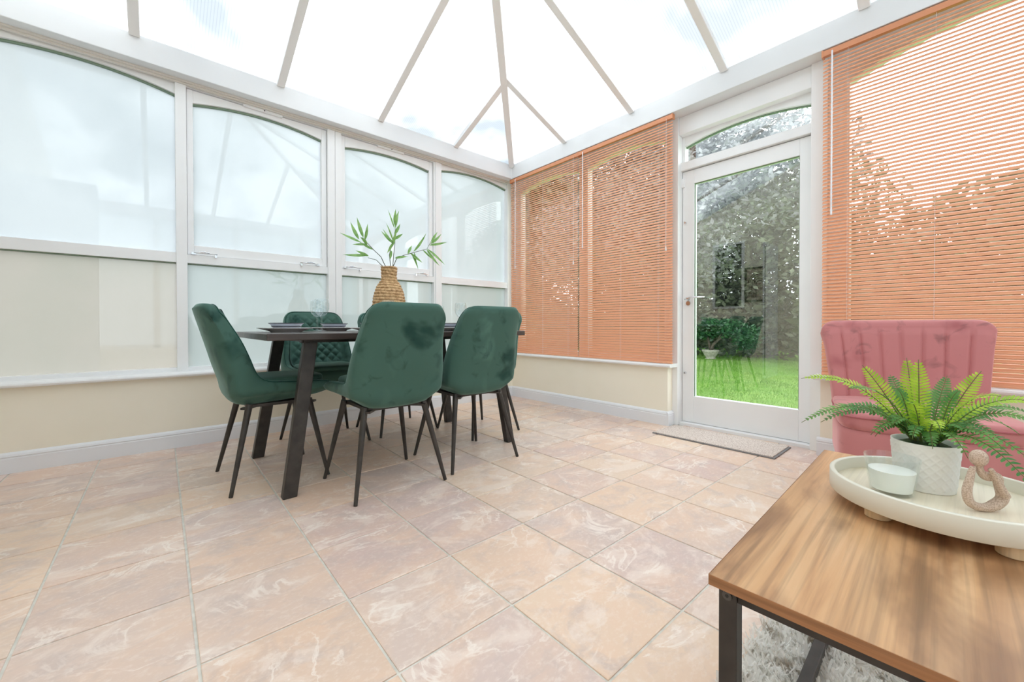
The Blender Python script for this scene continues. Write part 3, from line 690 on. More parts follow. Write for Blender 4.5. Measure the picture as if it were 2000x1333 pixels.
# ---------------------------------------------------------------- place settings
TT = .747
def make_plate():
    return MB().lathe([(0, .004), (.062, .004), (.068, 0), (.072, 0), (.078, .006), (.128, .020), (.134, .0215), (.134, .024), (.127, .0225), (.080, .0105), (.074, .009), (0, .009)], 48).build('dinner_plate', M['plate'], smooth=False, auto=35, weld=True)
def make_bowl():
    r = empty('cereal_bowl')
    MB().lathe([(0, .004), (.040, .003), (.044, 0), (.047, 0), (.052, .006), (.064, .016), (.0665, .018), (.0665, .0205), (.074, .030), (.081, .037), (.078, .037), (.060, .018), (.045, .009), (0, .008)], 40).build('bowl_body', M['bowl'], r, auto=35, weld=True)
    MB().lathe([(.0655, .0175), (.0685, .0175), (.0705, .0215), (.0675, .0215)], 40, closed=True).build('dark_stripe', M['bowl_rim'], r, auto=35)
    MB().lathe([(.079, .0355), (.082, .0355), (.0845, .040), (.0795, .040)], 40, closed=True).build('dark_rim', M['bowl_rim'], r, auto=35)
    return r
def make_glass():
    prof = [(0, .0), (.032, .0), (.033, .002), (.020, .006), (.006, .012), (.0042, .03), (.0042, .075), (.006, .082), (.018, .090), (.032, .108), (.039, .130), (.0395, .150), (.036, .175), (.0335, .184),
            (.0325, .184), (.035, .175), (.0383, .150), (.0378, .131), (.031, .110), (.017, .0925), (.004, .088), (0, .087)]
    return MB().lathe(prof, 32).build('wine_glass', M['drink'], smooth=True, weld=True)
pl, bw, gl = make_plate(), make_bowl(), make_glass()
sets = [((-2.462, -.985), 'before the left end chair'), ((-2.105, -.625), 'before the quilted window-side chair'), ((-2.08, -1.235), 'before the middle near chair'),
        ((-1.60, -1.225), 'before the near chair by the blinds'), ((-1.60, -.64), 'before the hidden window-side chair'), ((-1.305, -.93), 'before the right end chair')]
for i, ((x, y), lab) in enumerate(sets):
    a = pl if i == 0 else copy_tree(pl); b = bw if i == 0 else copy_tree(bw)
    a.location = (x, y, TT); tag(a, 'pale grey dinner plate '+lab, 'plate', 'grey dinner plates on the dining table')
    b.location = (x, y, TT+.0095); tag(b, 'slate grey striped bowl on the plate '+lab, 'bowl', 'striped bowls on the dinner plates')
for i, (x, y, lab) in enumerate([(-2.287, -.985, 'front wine glass of the close pair beside the left bowl'), (-2.262, -.815, 'rear wine glass of the close pair beside the left bowl'), (-1.945, -1.09, 'wine glass standing directly in front of the woven vase'),
        (-1.475, -1.155, 'lone wine glass left of the chair nearest the blinds'), (-1.80, -.72, 'wine glass behind the woven vase'), (-1.36, -.70, 'wine glass at the far right corner of the table')]):
    g = gl if i == 0 else copy_tree(gl); g.location = (x, y, TT); tag(g, lab, 'glass', 'stemmed wine glasses on the dining table')

# ---------------------------------------------------------------- woven vase and branches
VX, VY = -1.875, -.95
prof = [(.070, 0), (.088, .02), (.098, .07), (.101, .13), (.099, .18), (.091, .23), (.078, .272), (.062, .302), (.050, .318), (.0465, .335), (.0465, .36), (.048, .385), (.049, .403)]
pr = resample(prof, 260)
n = 110; V = []; rows = 22
L_ = len(pr)
for i, (r_, z_) in enumerate(pr):
    s = i/(L_-1)*rows
    for k in range(n):
        ph = 2*PI*k/n; ss = s+ph/(2*PI); fr = ss % 1; row = int(ss)
        bmp = math.sqrt(max(0, 1-(2*fr-1)**2))*.0075; tw = .0011*math.sin(ph*34+fr*6+row*2.1)
        rr = r_-.006+bmp+tw; V.append((rr*math.cos(ph), rr*math.sin(ph), z_+.0016*math.sin(ph*3+row*1.7)))
F = [(i*n+k, i*n+(k+1) % n, (i+1)*n+(k+1) % n, (i+1)*n+k) for i in range(L_-1) for k in range(n)]
F.append(tuple(range(n))[::-1])
b = len(V); V += [(.038*math.cos(2*PI*k/n), .038*math.sin(2*PI*k/n), .400) for k in range(n)]+[(.036*math.cos(2*PI*k/n), .036*math.sin(2*PI*k/n), .25) for k in range(n)]
F += [((L_-1)*n+k, (L_-1)*n+(k+1) % n, b+(k+1) % n, b+k) for k in range(n)]+[(b+k, b+(k+1) % n, b+n+(k+1) % n, b+n+k) for k in range(n)]+[tuple(b+n+k for k in range(n))]
vs = MB().add(V, F).build('woven_vase', M['rope'], smooth=True, loc=(VX, VY, TT)); tag(vs, 'bottle-shaped vase woven from tan rope at the table centre', 'vase')
def leaf_mesh(L, wd, bend, droop, seed=0):
    rr = random.Random(seed); n = 9; V = []
    for i in range(n+1):
        s = i/n; hw_ = wd*math.sin(PI*min(1, s*1.02)**.8)**.9*.5 if 0 < s < 1 else 0.0004
        x = s*L; y = bend*s*s*L; z = -droop*s*s*L
        V += [(x, y-hw_, z+hw_*.25), (x, y, z), (x, y+hw_, z+hw_*.25)]
    F = []
    for i in range(n): F += [(3*i, 3*i+3, 3*i+4, 3*i+1), (3*i+1, 3*i+4, 3*i+5, 3*i+2)]
    return pyd('leaf', V, F, True)
stems = [([(-1.9,1.11),(-1.9,1.15),(-1.933,1.208),(-1.976,1.239),(-2.018,1.275),(-2.053,1.306)], -.03, 'leafy branch leaning furthest left from the woven vase'),
 ([(-1.89,1.11),(-1.917,1.157),(-1.949,1.19),(-1.997,1.2)], .03, 'short low sprig on the left of the woven vase'),
 ([(-1.855,1.11),(-1.85,1.153),(-1.844,1.228),(-1.835,1.31),(-1.832,1.402)], 0, 'tallest upright branch in the middle of the woven vase'),
 ([(-1.86,1.11),(-1.847,1.156),(-1.821,1.209),(-1.775,1.236),(-1.678,1.272),(-1.596,1.302),(-1.563,1.358)], .02, 'long branch arching right from the woven vase'),
 ([(-1.87,1.11),(-1.872,1.162),(-1.888,1.222),(-1.872,1.306)], -.05, 'small upright sprig just left of the tallest branch')]
LV = [(0,(-2.048,1.306),(-2.098,1.414)),(0,(-2.074,1.293),(-2.132,1.381)),(0,(-2.061,1.277),(-2.177,1.313)),(0,(-1.986,1.243),(-2.059,1.285)),(1,(-1.992,1.211),(-2.074,1.23)),(1,(-2.0,1.215),(-2.136,1.192)),(0,(-2.02,1.27),(-2.10,1.262)),
 (2,(-1.838,1.399),(-1.885,1.507)),(2,(-1.834,1.417),(-1.844,1.517)),(2,(-1.832,1.403),(-1.807,1.527)),(4,(-1.872,1.31),(-1.916,1.409)),(4,(-1.874,1.292),(-1.932,1.378)),(4,(-1.876,1.295),(-1.943,1.358)),(4,(-1.876,1.29),(-1.919,1.22)),
 (4,(-1.874,1.25),(-1.894,1.19)),(3,(-1.833,1.212),(-1.751,1.239)),(3,(-1.699,1.27),(-1.602,1.387)),(3,(-1.715,1.262),(-1.634,1.173)),(3,(-1.721,1.257),(-1.641,1.201)),(3,(-1.563,1.355),(-1.496,1.437)),(3,(-1.57,1.34),(-1.476,1.405)),
 (3,(-1.596,1.302),(-1.466,1.213)),(3,(-1.60,1.30),(-1.527,1.183)),(3,(-1.58,1.33),(-1.421,1.365)),(2,(-1.842,1.30),(-1.889,1.36)),(3,(-1.696,1.267),(-1.66,1.20)),(0,(-2.023,1.269),(-2.069,1.31)),(3,(-1.63,1.29),(-1.55,1.239)),
 (0,(-2.04,1.29),(-2.03,1.385)),(2,(-1.838,1.36),(-1.80,1.43)),(4,(-1.874,1.27),(-1.86,1.37)),(2,(-1.84,1.33),(-1.79,1.37)),(3,(-1.74,1.25),(-1.70,1.32))]
bro = []
for pts, dy, lab in stems:
    o = empty('leafy_branch', (VX, VY, TT+.36)); tag(o, lab, 'plant', 'branches standing in the woven vase')
    p3 = [Vector((x-VX, dy*(i/(len(pts)-1)), z-TT-.36)) for i, (x, z) in enumerate(pts)]; k = len(p3)
    MB().tube(p3, [.0028*(1-.6*i/k) for i in range(k)], 6).build('stem', M['twig'], o, smooth=True); bro.append((o, dy, pts))
for i, (bi, a, b_) in enumerate(LV):
    o, dy, pts = bro[bi]; fz = (a[1]-1.11)/max(.01, pts[-1][1]-1.11); yy = dy*min(1, max(0, fz)); A = Vector((a[0]-VX, yy, a[1]-TT-.36)); B = Vector((b_[0]-VX, yy+random.uniform(-.035, .035), b_[1]-TT-.36))
    d_ = B-A; L0 = d_.length; X = d_.normalized(); nrm = Vector((random.uniform(-.5,.5), -1, random.uniform(0, .6))); Z = (nrm-X*nrm.dot(X)).normalized(); Y = Z.cross(X)
    me = leaf_mesh(L0, random.uniform(.016, .021), random.uniform(-.16, .16), 0, i); lo = obj('leaf', me, M['leaf'], o)
    lo.matrix_local = Matrix(((X.x, Y.x, Z.x, A.x), (X.y, Y.y, Z.y, A.y), (X.z, Y.z, Z.z, A.z), (0, 0, 0, 1)))

# ---------------------------------------------------------------- door mat
mt = empty('door_mat', (-.145, -2.245, 0)); tag(mt, 'flecked beige door mat with grey rubber edge at the garden door', 'mat')
MB().box(-.150, .180, -.385, .385, .0, .007).build('rubber_backing', M['rubber'], mt, bevel=.002)
MB().box(-.143, .178, -.372, .380, .006, .012).build('pile', M['matpile'], mt, bevel=.003)

# ---------------------------------------------------------------- pink armchair (local faces +Y)
def pink_chair():
    root = empty('armchair', (-.475, -3.205, 0), R(90+13)); tag(root, 'dusty pink velvet armchair with channelled back, before the wide blind', 'armchair')
    # backrest: curved slab with vertical channels
    nt_, nz_ = 120, 34; ht = lambda v: .30+.487*v
    def pt(t_, v, side, c=1.0):
        a = abs(t_); z = ht(v); wv = .262+.052*v**1.3
        yb = -.235-.065*v-.012*v*v; wrap = .085*a**2.6*(1-.25*v)
        th = (.075-.02*v)
        if side: 
            ch_ = abs(math.sin(PI*(t_*.5+.5)*8)); y = yb+wrap+th*c*(1-.0)+.011*min(1, ch_*2.6)*c*(1 if .03 < v < .93 else .2)
            y = y if side == 1 else y
        else: y = yb+wrap-th*.25*c
        if a > .80:
            e = (a-.80)/.20; z -= .050*(1-math.sqrt(max(0, 1-e*e)))*sstep(.75, 1, v)
        return (t_*wv, y, z)
    V = []; 
    vs_ = [i/(nz_-1) for i in range(nz_)]
    for i in range(nt_):
        th = -PI/2+PI*i/(nt_-1); t_ = math.sin(th) if abs(math.sin(th)) > .97 else (-1+2*i/(nt_-1)); t_ = -1+2*i/(nt_-1); c = max(0, 1-abs(t_)**14)**.5
        for v in vs_: V.append(pt(t_, v, 0, c))
        x, y, z = pt(t_, 1, 1, c); x2, y2, z2 = pt(t_, 1, 0, c)
        for f_ in (.25, .5, .75): V.append((x, y2+(y-y2)*f_, z+.018*math.sin(PI*f_)*c))
        for v in vs_[::-1]: V.append(pt(t_, v, 1, c))
    k = 2*nz_+3
    F = [(i*k+j, i*k+(j+1) % k, (i+1)*k+(j+1) % k, (i+1)*k+j) for i in range(nt_-1) for j in range(k)]+[tuple(range(k)), tuple((nt_-1)*k+j for j in range(k))[::-1]]
    MB().add(V, F).build('backrest', M['pink'], root, auto=60)
    def pad(z0, z1, yc, hx, hy, rnd, e=.32, name='seat', m='pink', n=64):
        rows = []; prof_ = [(z0, .90), (z0+.01, .965), (z0+rnd, 1), (z1-rnd, 1), (z1-rnd*.5, .988), (z1-.004, .95), (z1, .86), (z1+.006, .5), (z1+.008, .1)]
        for zz, kk in prof_:
            for i in range(n):
                a = 2*PI*i/n; ca, sa = math.cos(a), math.sin(a); ex = math.copysign(abs(ca)**e, ca); ey = math.copysign(abs(sa)**e, sa)
                rows.append((ex*(hx-(1-kk)*.12 if kk > .6 else hx*kk), yc+ey*(hy-(1-kk)*.12 if kk > .6 else hy*kk), zz))
        q = len(prof_)
        F = [(r*n+i, r*n+(i+1) % n, (r+1)*n+(i+1) % n, (r+1)*n+i) for r in range(q-1) for i in range(n)]+[tuple((q-1)*n+i for i in range(n)), tuple(range(n))[::-1]]
        return MB().add(rows, F).build(name, M[m], root, smooth=True)
    pad(.17, .355, .055, .270, .275, .03, name='seat_base'); pad(.350, .425, .065, .272, .275, .025, name='seat_cushion')
    pp = []
    for i in range(65):
        a = 2*PI*i/64; ca, sa = math.cos(a), math.sin(a); pp.append((math.copysign(abs(ca)**.32, ca)*.272, .065+math.copysign(abs(sa)**.32, sa)*.277, .404))
    MB().tube(pp, .004, 6).build('piping', M['pink_dark'], root, smooth=True)
    for sx in (-1, 1):
        for sy in (-1, 1): MB().tube([(sx*.20, .05+sy*.19, .18), (sx*.235, .05+sy*.235, 0)], [.02, .011], 12).build('leg', M['oak'], root, auto=40)
pink_chair()

# ---------------------------------------------------------------- rug and coffee table
rg = empty('shag_rug', (-1.9, -3.62, 0)); tag(rg, 'cream shaggy rug under the coffee table', 'rug')
MB().box(-.62, .75, -.60, .59, 0, .012).build('rug_backing', M['rug_base'], rg)
nT = 26000; tv = np.zeros((nT, 4, 3)); bx = rng.uniform(-.62, .75, nT); by = rng.uniform(-.30, .60, nT); by = np.where(np.abs(by-.457-.0305*(bx+.53))<.013, by+.03, by)
ang = rng.uniform(0, 2*PI, nT); ln = rng.uniform(.018, .034, nT); tl = rng.uniform(.25, .9, nT); wdt = rng.uniform(.0015, .003, nT)
clump = np.array([noise.noise(Vector((x*22, y*22, 0))) for x, y in zip(bx, by)]); ang = ang*.5+clump*9
sxn, syn = np.cos(ang), np.sin(ang); base = np.c_[bx, by, np.full(nT, .010)]
side = np.c_[-syn, sxn, np.zeros(nT)]*wdt[:, None]; tip = base+np.c_[sxn*ln*tl, syn*ln*tl, ln*(1-.45*tl)]
tv[:, 0] = base-side; tv[:, 1] = base+side; tv[:, 2] = tip+side*.8; tv[:, 3] = tip-side*.8
o = obj('pile', fromnp('pile', tv.reshape(-1, 3), 4), M['rug'], rg); o['kind'] = 'stuff'

ct = empty('coffee_table', (-2.431, -3.143, 0), R(1.75)); tag(ct, 'oak-topped coffee table on a slim black metal frame', 'table')
CW, CD = .778, .56
tb = MB().box(0, CW, -CD, 0, .4365, .4500).build('tabletop', M['oak'], ct, bevel=.0008)
eb = MB().box(-.0006, 0, -CD, 0, .4362, .4498).box(0, CW, 0, .0006, .4362, .4498).build('edge_banding', M['oak_edge'], ct); eb['label'] = 'dark oak edge strip'
q = .011
for x in (.020, CW-.020):
    for y in (-.020, -CD+.020):
        MB().box(x-q, x+q, y-q, y+q, 0, .4365).build('leg', M['legmetal'], ct, bevel=.0012)
for x in (.020, CW-.020): MB().box(x-.008, x+.008, -CD+.031, -.031, .420, .4365).build('top_rail', M['legmetal'], ct, bevel=.001)
for y in (-.020, -CD+.020):
    MB().box(.031, CW-.031, y-.009, y+.009, .420, .4365).build('top_rail', M['legmetal'], ct, bevel=.001)
    MB().box(.031, CW-.031, y-q, y+q, .022, .044).build('floor_rail', M['legmetal'], ct, bevel=.0012)
MB().tube([(.010, -.020, .427), (.0065, -.020, .427)], .0058, 16).build('bolt', M['bolt'], ct, auto=40)
MB().tube([(.0070, -.020, .427), (.0062, -.020, .427)], .0024, 6).build('bolt_socket', M['dark'], ct)

# ---------------------------------------------------------------- tray and its contents
TRX, TRY, CT = -1.966, -3.340, .4505
tr = empty('serving_tray', (TRX, TRY, CT)); tag(tr, 'round cream rimmed wooden tray on stubby pine feet, on the coffee table', 'tray')
MB().lathe([(0, .026), (.145, .026), (.145, .034), (0, .034)], 96).build('tray_base', M['traywood'], tr, auto=40, weld=True)
MB().lathe([(.143, .022), (.150, .022), (.1515, .024), (.1515, .0545), (.150, .056), (.1445, .056), (.143, .0545)], 96, closed=True).build('rim', M['trayrim'], tr, auto=50)
for px, py in ((-2.052, -3.268), (-2.062, -3.414), (-1.87, -3.262), (-1.88, -3.42)):
    MB().lathe([(0, 0), (.0165, 0), (.0175, .001), (.0175, .026), (0, .026)], 28, (px-TRX, py-TRY, 0)).build('foot', M['pine'], tr, auto=40, weld=True)
TB = CT+.0345
# candle
cn = empty('candle', (-2.008, -3.281, TB)); tag(cn, 'white wax candle in a flared clear glass, left on the tray', 'candle')
MB().lathe([(0, 0), (.027, 0), (.029, .002), (.0375, .062), (.0375, .064), (.0362, .064), (.0275, .006), (0, .005)], 40).build('glass', M['drink'], cn, smooth=False, auto=40, weld=True)
MB().lathe([(0, .0055), (.0268, .0065), (.0316, .0405), (.028, .0398), (0, .0395)], 40).build('wax', M['wax'], cn, auto=40, weld=True)
# fern pot with raised diamond lattice
POX, POY = -1.930, -3.318
pt_ = empty('potted_fern', (POX, POY, TB)); tag(pt_, 'artificial fern in a white ceramic pot with diamond relief, on the tray', 'plant')
n = 168; nz_ = 60; V = []
for j in range(nz_+1):
    z = .0845*j/nz_; r0 = .0395+.0065*(j/nz_)
    for i in range(n):
        a = 2*PI*i/n; u = a/(2*PI)*18; v_ = z/.016; m1 = min(abs(((u+v_) % 1)-.5), abs(((u-v_) % 1)-.5)); g_ = math.exp(-((.0+m1)/.09)**2)
        edge = 1 if 4 < j < nz_-4 else 0; V.append(((r0+.0011*g_*edge)*math.cos(a), (r0+.0011*g_*edge)*math.sin(a), z))
F = [(j*n+i, j*n+(i+1) % n, (j+1)*n+(i+1) % n, (j+1)*n+i) for j in range(nz_) for i in range(n)]+[tuple(range(n))[::-1]]
b = len(V); V += [(.0435*math.cos(2*PI*i/n), .0435*math.sin(2*PI*i/n), .0845) for i in range(n)]+[(.0425*math.cos(2*PI*i/n), .0425*math.sin(2*PI*i/n), .072) for i in range(n)]
F += [(nz_*n+i, nz_*n+(i+1) % n, b+(i+1) % n, b+i) for i in range(n)]+[(b+i, b+(i+1) % n, b+n+(i+1) % n, b+n+i) for i in range(n)]
MB().add(V, F).build('pot', M['pot'], pt_, smooth=True)
MB().lathe([(0, .086), (.018, .085), (.032, .079), (.0424, .073)], 32).build('moss_core', M['soil'], pt_, smooth=True, weld=True)
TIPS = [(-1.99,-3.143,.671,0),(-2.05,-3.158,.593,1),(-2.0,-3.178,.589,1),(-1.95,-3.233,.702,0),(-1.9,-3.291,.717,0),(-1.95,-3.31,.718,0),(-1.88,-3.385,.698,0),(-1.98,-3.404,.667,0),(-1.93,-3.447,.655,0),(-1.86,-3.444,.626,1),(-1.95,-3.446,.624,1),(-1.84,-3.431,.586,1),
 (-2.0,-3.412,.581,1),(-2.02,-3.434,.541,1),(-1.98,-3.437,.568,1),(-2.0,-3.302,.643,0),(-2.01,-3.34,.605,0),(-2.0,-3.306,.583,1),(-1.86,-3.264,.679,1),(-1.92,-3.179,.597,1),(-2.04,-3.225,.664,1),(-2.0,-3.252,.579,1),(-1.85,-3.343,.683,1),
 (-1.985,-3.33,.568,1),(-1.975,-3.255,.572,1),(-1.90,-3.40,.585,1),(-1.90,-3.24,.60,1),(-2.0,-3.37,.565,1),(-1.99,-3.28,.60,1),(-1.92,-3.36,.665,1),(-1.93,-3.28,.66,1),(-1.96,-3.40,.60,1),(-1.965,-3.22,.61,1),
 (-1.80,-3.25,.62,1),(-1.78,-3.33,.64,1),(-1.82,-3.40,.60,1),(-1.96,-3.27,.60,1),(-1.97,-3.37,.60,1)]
for ti, (x, y, z, kd) in enumerate(TIPS):
    T_ = Vector((x-POX, y-POY, z-TB)); hd_ = Vector((T_.x, T_.y, 0)); P0_ = hd_.normalized()*.016+Vector((0, 0, .080)); D = T_-P0_; L0 = D.length
    hor = hd_.length; lift = .035+.30*hor if T_.z < .19 else .01+.12*hor
    P1_ = P0_+D*.42+Vector((0, 0, lift))
    bez = lambda s: P0_*(1-s)**2+P1_*2*s*(1-s)+T_*s*s
    pts = [bez(i/16) for i in range(17)]
    fo = MB().tube(pts, [.0013*(1-.6*i/16) for i in range(17)], 5).build('frond', M['fern_stem'], pt_, smooth=True)
    V = []; F = []; npair = max(14, int(L0/.0060)); tocam = Vector((-.9, -.1, .55)) if T_.z > .19 else Vector((-.35, 0, 1))
    for i in range(npair):
        s = .10+.88*i/npair; c = bez(s); tg = (bez(min(1, s+.02))-bez(s-.02)).normalized(); nn = (tocam-tg*tocam.dot(tg)).normalized(); sd = tg.cross(nn)
        ll = (.0172 if kd == 0 else .0158)*(math.sin(PI*min(1, .12+.88*s)**1.15)**.7)*(1 if L0 > .12 else .75); ww = .0025+.0005*random.random()
        for sg in (-1, 1):
            dr = (sd*sg*.93+tg*.34+nn*random.uniform(-.10, .18)).normalized(); wv = tg*ww; b0 = len(V); q0 = c+sd*sg*.0008
            V += [q0-wv*.55, q0+wv*.55, q0+dr*ll*.35+wv*.8+nn*.0008, q0+dr*ll*.8+wv*.6, q0+dr*ll+tg*.001, q0+dr*ll*.8-wv*.55, q0+dr*ll*.35-wv*.8+nn*.0008]
            F += [(b0, b0+1, b0+2, b0+6), (b0+6, b0+2, b0+3, b0+5), (b0+5, b0+3, b0+4)]
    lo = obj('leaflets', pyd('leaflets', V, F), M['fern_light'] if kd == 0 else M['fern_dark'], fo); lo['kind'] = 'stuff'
# abstract sculpture
st = empty('figurine', (-1.998, -3.387, TB)); tag(st, 'sandy stone abstract seated figure with its head in its hands, on the tray', 'figurine')
def sp(a): return Vector((a[0]+1.998, a[1]+3.387, a[2]-TB))
nodes = [((-2.0101,-3.3754,.5560),.0034), ((-2.0139,-3.3723,.5375),.0052), ((-2.0177,-3.3692,.5156),.0062), ((-2.0135,-3.3732,.4977),.0064), ((-1.9984,-3.3866,.4905),.0062), ((-1.9850,-3.3984,.4945),.0082), ((-1.9755,-3.4065,.5060),.0078), ((-1.9800,-3.4025,.5250),.0058), ((-1.9826,-3.4000,.5390),.0070), ((-1.9935,-3.3900,.5400),.0075), ((-2.0010,-3.3836,.5470),.0050), ((-2.0030,-3.3815,.5600),.0045),
         ((-1.9985,-3.3862,.5560),.0034), ((-1.9925,-3.3915,.5430),.0044), ((-1.9855,-3.3975,.5265),.0050), ((-1.9785,-3.4040,.5110),.0050)]
edges = [(i, i+1) for i in range(11)]+[(12, 13), (13, 14), (14, 15)]
V = [sp(a)+(Vector((-.008, -.007, 0)) if i in (12, 13, 14, 15) else Vector()) for i, (a, _) in enumerate(nodes)]
# the arms pass in front of the chest: build limbs as smooth tapered tubes joined in one remeshed body
mb = MB()
def sm(pts, rad):
    Q = []; Rr = []
    for i in range(len(pts)-1):
        p0, p1, p2, p3 = pts[max(i-1, 0)], pts[i], pts[i+1], pts[min(i+2, len(pts)-1)]
        for k in range(5):
            u = k/5; Q.append(.5*((2*p1)+(-p0+p2)*u+(2*p0-5*p1+4*p2-p3)*u*u+(-p0+3*p1-3*p2+p3)*u**3)); Rr.append(rad[i]*(1-u)+rad[i+1]*u)
    Q.append(pts[-1]); Rr.append(rad[-1]); return Q, Rr
q1, r1 = sm(V[:12], [x[1] for x in nodes[:12]]); mb.tube(q1, r1, 14)
q2, r2 = sm(V[12:16], [x[1] for x in nodes[12:16]]); mb.tube(q2, r2, 14)
hc = sp((-2.0032, -3.3813, .5690)); hv = []
for j in range(13):
    for i in range(20):
        a = 2*PI*i/20; b_ = PI*j/12; hv.append(hc+rt*(.0118*math.sin(b_)*math.cos(a))+Vector((fw.x, fw.y, 0)).normalized()*(.0105*math.sin(b_)*math.sin(a))+Vector((0, 0, .0135*math.cos(b_))))
mb.add(hv, [(j*20+i, j*20+(i+1) % 20, (j+1)*20+(i+1) % 20, (j+1)*20+i) for j in range(12) for i in range(20)])
fg = mb.build('figure_body', M['stone'], st, smooth=True)
md = fg.modifiers.new('remesh', 'REMESH'); md.mode = 'VOXEL'; md.voxel_size = .0011; md.use_smooth_shade = True
md = fg.modifiers.new('smooth', 'SMOOTH'); md.iterations = 5; md.factor = .5

# ---------------------------------------------------------------- back of the room (seen mirrored in the door glass)
pf = empty('framed_picture', (XW, -1.15, 1.44)); tag(pf, 'framed line drawing of nested arches, mirrored in the door glass', 'picture')
MB().box(.002, .012, -.185, .185, -.255, .255).build('sheet', mat('buff_paper', (.55,.46,.36), .8), pf)
MB().box(0, .025, -.21, .21, .255, .28).box(0, .025, -.21, .21, -.28, -.255).box(0, .025, -.21, -.185, -.255, .255).box(0, .025, .185, .21, -.255, .255).build('frame', M['legmetal'], pf)
m = MB()
for r_ in (.05, .08, .11, .14, .165): m.tube([(.013, -r_, -.20)]+[(.013, -r_*math.cos(a), r_*1.2*math.sin(a)-.0) for a in np.linspace(0, PI, 15)]+[(.013, r_, -.20)], .006, 5)
m.build('arch_lines', M['dark'], pf)
wn += 1; w = empty('window_%d' % wn); struct(w, 'dark interior window in the house wall')
MB().box(XW, XW+.03, -.93, -.89, 1.06, 2.17).box(XW, XW+.03, -.47, -.43, 1.06, 2.17).box(XW, XW+.03, -.89, -.47, 2.13, 2.17).box(XW, XW+.03, -.89, -.47, 1.06, 1.10).build('frame', M['white'], w)
MB().box(XW+.002, XW+.012, -.89, -.47, 1.10, 2.13).build('pane', mat('dark_room_glass', (.03,.04,.04), .1), w)

# ---------------------------------------------------------------- garden
lw = MB().box(.21, 34, -22, 26, -.30, -.15).build('lawn', M['lawn']); struct(lw, 'bright green lawn beyond the garden door')
MB2 = MB().box(-24, .2, .22, 26, -.30, -.15).build('ground', M['ground_grey']); struct(MB2)  # unseen ground, made grey to keep green bounce off the frosted panes
nG = 42000; gx = .6+(rng.uniform(0, 1, nG)**1.4)*13; gy = rng.uniform(-3.2, 0, nG)+gx*.30+rng.uniform(-.2, .2, nG)
ga = rng.uniform(0, 2*PI, nG); gh = rng.uniform(.018, .045, nG); gw = rng.uniform(.003, .006, nG)*(1+gx*.12); gt = np.zeros((nG, 3, 3))
gb_ = np.c_[gx, gy, np.full(nG, -.151)]; gs = np.c_[np.cos(ga), np.sin(ga), np.zeros(nG)]*gw[:, None]; gt[:, 0] = gb_-gs; gt[:, 1] = gb_+gs; gt[:, 2] = gb_+np.c_[rng.normal(0, .01, nG), rng.normal(0, .01, nG), gh]
o = obj('grass', fromnp('grass', gt.reshape(-1, 3), 3), M['grass']); o['kind'] = 'stuff'; tag(o, 'short grass blades of the lawn outside the door', 'grass')
def leaves(blobs, n, size, flat=.3, thick=.25):
    """quads scattered through ellipsoid shells"""
    vol = np.array([b[3]*b[4]*b[5] for b in blobs]); vol = vol**.75; pr_ = vol/vol.sum(); idx = rng.choice(len(blobs), n, p=pr_); B = np.array(blobs)[idx]
    d_ = rng.normal(size=(n, 3)); d_ /= np.linalg.norm(d_, axis=1)[:, None]; rad = rng.uniform(1-thick*2.4, 1.05, n)[:, None]; c = B[:, :3]+d_*B[:, 3:6]*rad
    a = rng.normal(size=(n, 3)); a[:, 2] *= .6; a /= np.linalg.norm(a, axis=1)[:, None]; b_ = rng.normal(size=(n, 3)); b_ -= (b_*a).sum(1)[:, None]*a; b_ /= np.linalg.norm(b_, axis=1)[:, None]
    s = size*rng.uniform(.6, 1.3, n)[:, None]; Q = np.zeros((n, 4, 3)); Q[:, 0] = c-a*s; Q[:, 1] = c+b_*s*.5-a*s*.1; Q[:, 2] = c+a*s; Q[:, 3] = c-b_*s*.5-a*s*.1
    return fromnp('foliage', Q.reshape(-1, 3), 4)
def tree(name, label, x, y, trunk_h, r0, blobs, n, size, m, cat='tree', group=None):
    o = empty(name, (x, y, -.15)); tag(o, label, cat, group)
    top = max(b[2] for b in blobs); t_ = MB(); t_.tube([(0, 0, -.02), (.03*trunk_h, .02, trunk_h*.5), (0, .05, trunk_h), (.1, 0, top*.9)], [r0*1.3, r0, r0*.8, r0*.25], 10)
    for b in blobs: t_.tube([(0, .03, trunk_h*.8), (b[0]*.5, b[1]*.5, (trunk_h+b[2])*.5), (b[0], b[1], b[2])], [r0*.5, r0*.3, r0*.1], 7)
    t_.build('trunk', M['bark'], o, smooth=True); f_ = obj('foliage', leaves(blobs, n, size), m, o); f_['kind'] = 'stuff'
    return o
tree('copper_beech', 'purple-leaved beech hanging over the lawn outside the door', 4.6, .9, 2.6, .13, [(0,0,3.6,1.5,1.7,1.5),(-.6,-1.2,3.3,.9,1.2,1.2),(.2,1.2,3.0,1.1,1.1,1.1),(-.8,.2,2.7,.8,1.0,.7),(.3,2.3,3.0,1.2,1.1,1.2),(.4,-.4,2.2,.9,1.1,.5),(-.2,-2.3,3.4,1.0,1.1,.9),(.2,-1.2,4.6,1.2,1.5,.9),(-.1,.9,4.7,1.2,1.4,.9)], 36000, .052, M['beech'])
tree('garden_tree', 'pale olive tree standing behind the beech', 10.2, 3.6, 2.4, .2, [(0,0,4.4,2.0,2.6,2.6),(0,-2.2,3.9,1.8,2.0,2.4),(.5,2.8,3.8,2,2.2,2.5),(0,-.6,1.7,1.7,2.8,1.5),(0,-4.2,3.2,1.6,2.0,2.2),(.2,2.6,1.2,1.6,2.4,1.7),(.2,-2.8,1.0,1.5,2.4,1.6)], 50000, .095, M['olive'], group=None)
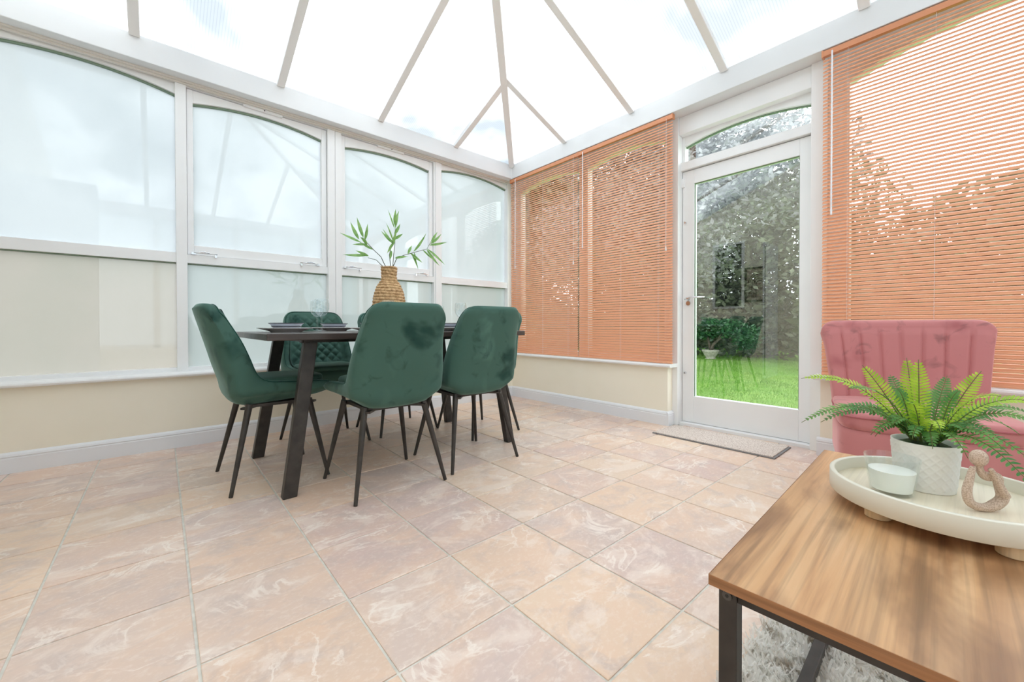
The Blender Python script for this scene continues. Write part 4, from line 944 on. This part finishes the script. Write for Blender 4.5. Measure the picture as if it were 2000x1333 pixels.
tree('garden_tree', 'tall tree behind the corner blind', 6.2, 10.2, 2.2, .2, [(0,0,3.4,2.2,2.6,2.9),(.5,-2.6,3.2,1.6,2.1,2.7),(-1.9,1.7,3.2,1.8,1.9,2.6),(0,0,1.2,1.9,3.0,1.5),(.8,-2.9,1.0,1.6,2.2,1.4),(-.2,-1.6,4.6,1.8,2.8,2.2),(-1.6,1.2,5.0,1.8,2.2,1.8),(1.6,-3.6,4.8,1.5,2.2,2.1)], 46000, .15, M['olive'], group=None)
tree('garden_tree', 'rounded tree behind the wide blind', 8.2, -4.3, 1.6, .18, [(0,0,1.9,1.5,2.3,1.7),(0,-2.4,2.3,1.7,2.2,2.1),(0,2.1,1.3,1.3,1.5,1.3),(0,-4.8,3.0,1.8,2.3,2.3)], 22000, .15, M['olive'], group=None)
hg = empty('hedge', (14.2, 2.5, -.15)); tag(hg, 'dark green hedge at the far end of the lawn', 'hedge')
bl = [(random.uniform(-.2, .2), k*1.1-9, .85+random.uniform(-.1, .25), .75, .95, 1.05+random.uniform(0, .3)) for k in range(17)]
f_ = obj('foliage', leaves(bl, 18000, .09), M['hedge'], hg); f_['kind'] = 'stuff'
MB().box(-.25, .25, -9.4, 9.2, 0, 1.5).build('hedge_core', M['hedge'], hg)
sb = empty('potted_shrub', (8.45, 1.32, -.15)); tag(sb, 'small dark-leaved shrub in a stone pot standing on the lawn', 'plant')
MB().lathe([(0, 0), (.13, 0), (.14, .02), (.11, .05), (.16, .12), (.20, .20), (.215, .22), (.215, .26), (.18, .26), (.16, .22), (0, .21)], 28).build('pot', M['stonepot'], sb, auto=40, weld=True)
MB().tube([(0, 0, .2), (.0, -.08, .42), (0, -.30, .62), (0, -.62, .72)], [.05, .04, .03, .02], 8).tube([(0, 0, .2), (0, .05, .5), (0, .12, .8)], [.04, .03, .02], 8).tube([(0, -.2, .55), (0, -.35, .85)], [.03, .015], 8).build('stems', M['bark'], sb, smooth=True)
f_ = obj('foliage', leaves([(0, .05, .85, .3, .32, .32), (0, -.45, .85, .3, .5, .26), (0, -.9, .62, .28, .35, .34), (0, .35, .72, .2, .2, .2)], 2600, .055), M['shrub'], sb); f_['kind'] = 'stuff'
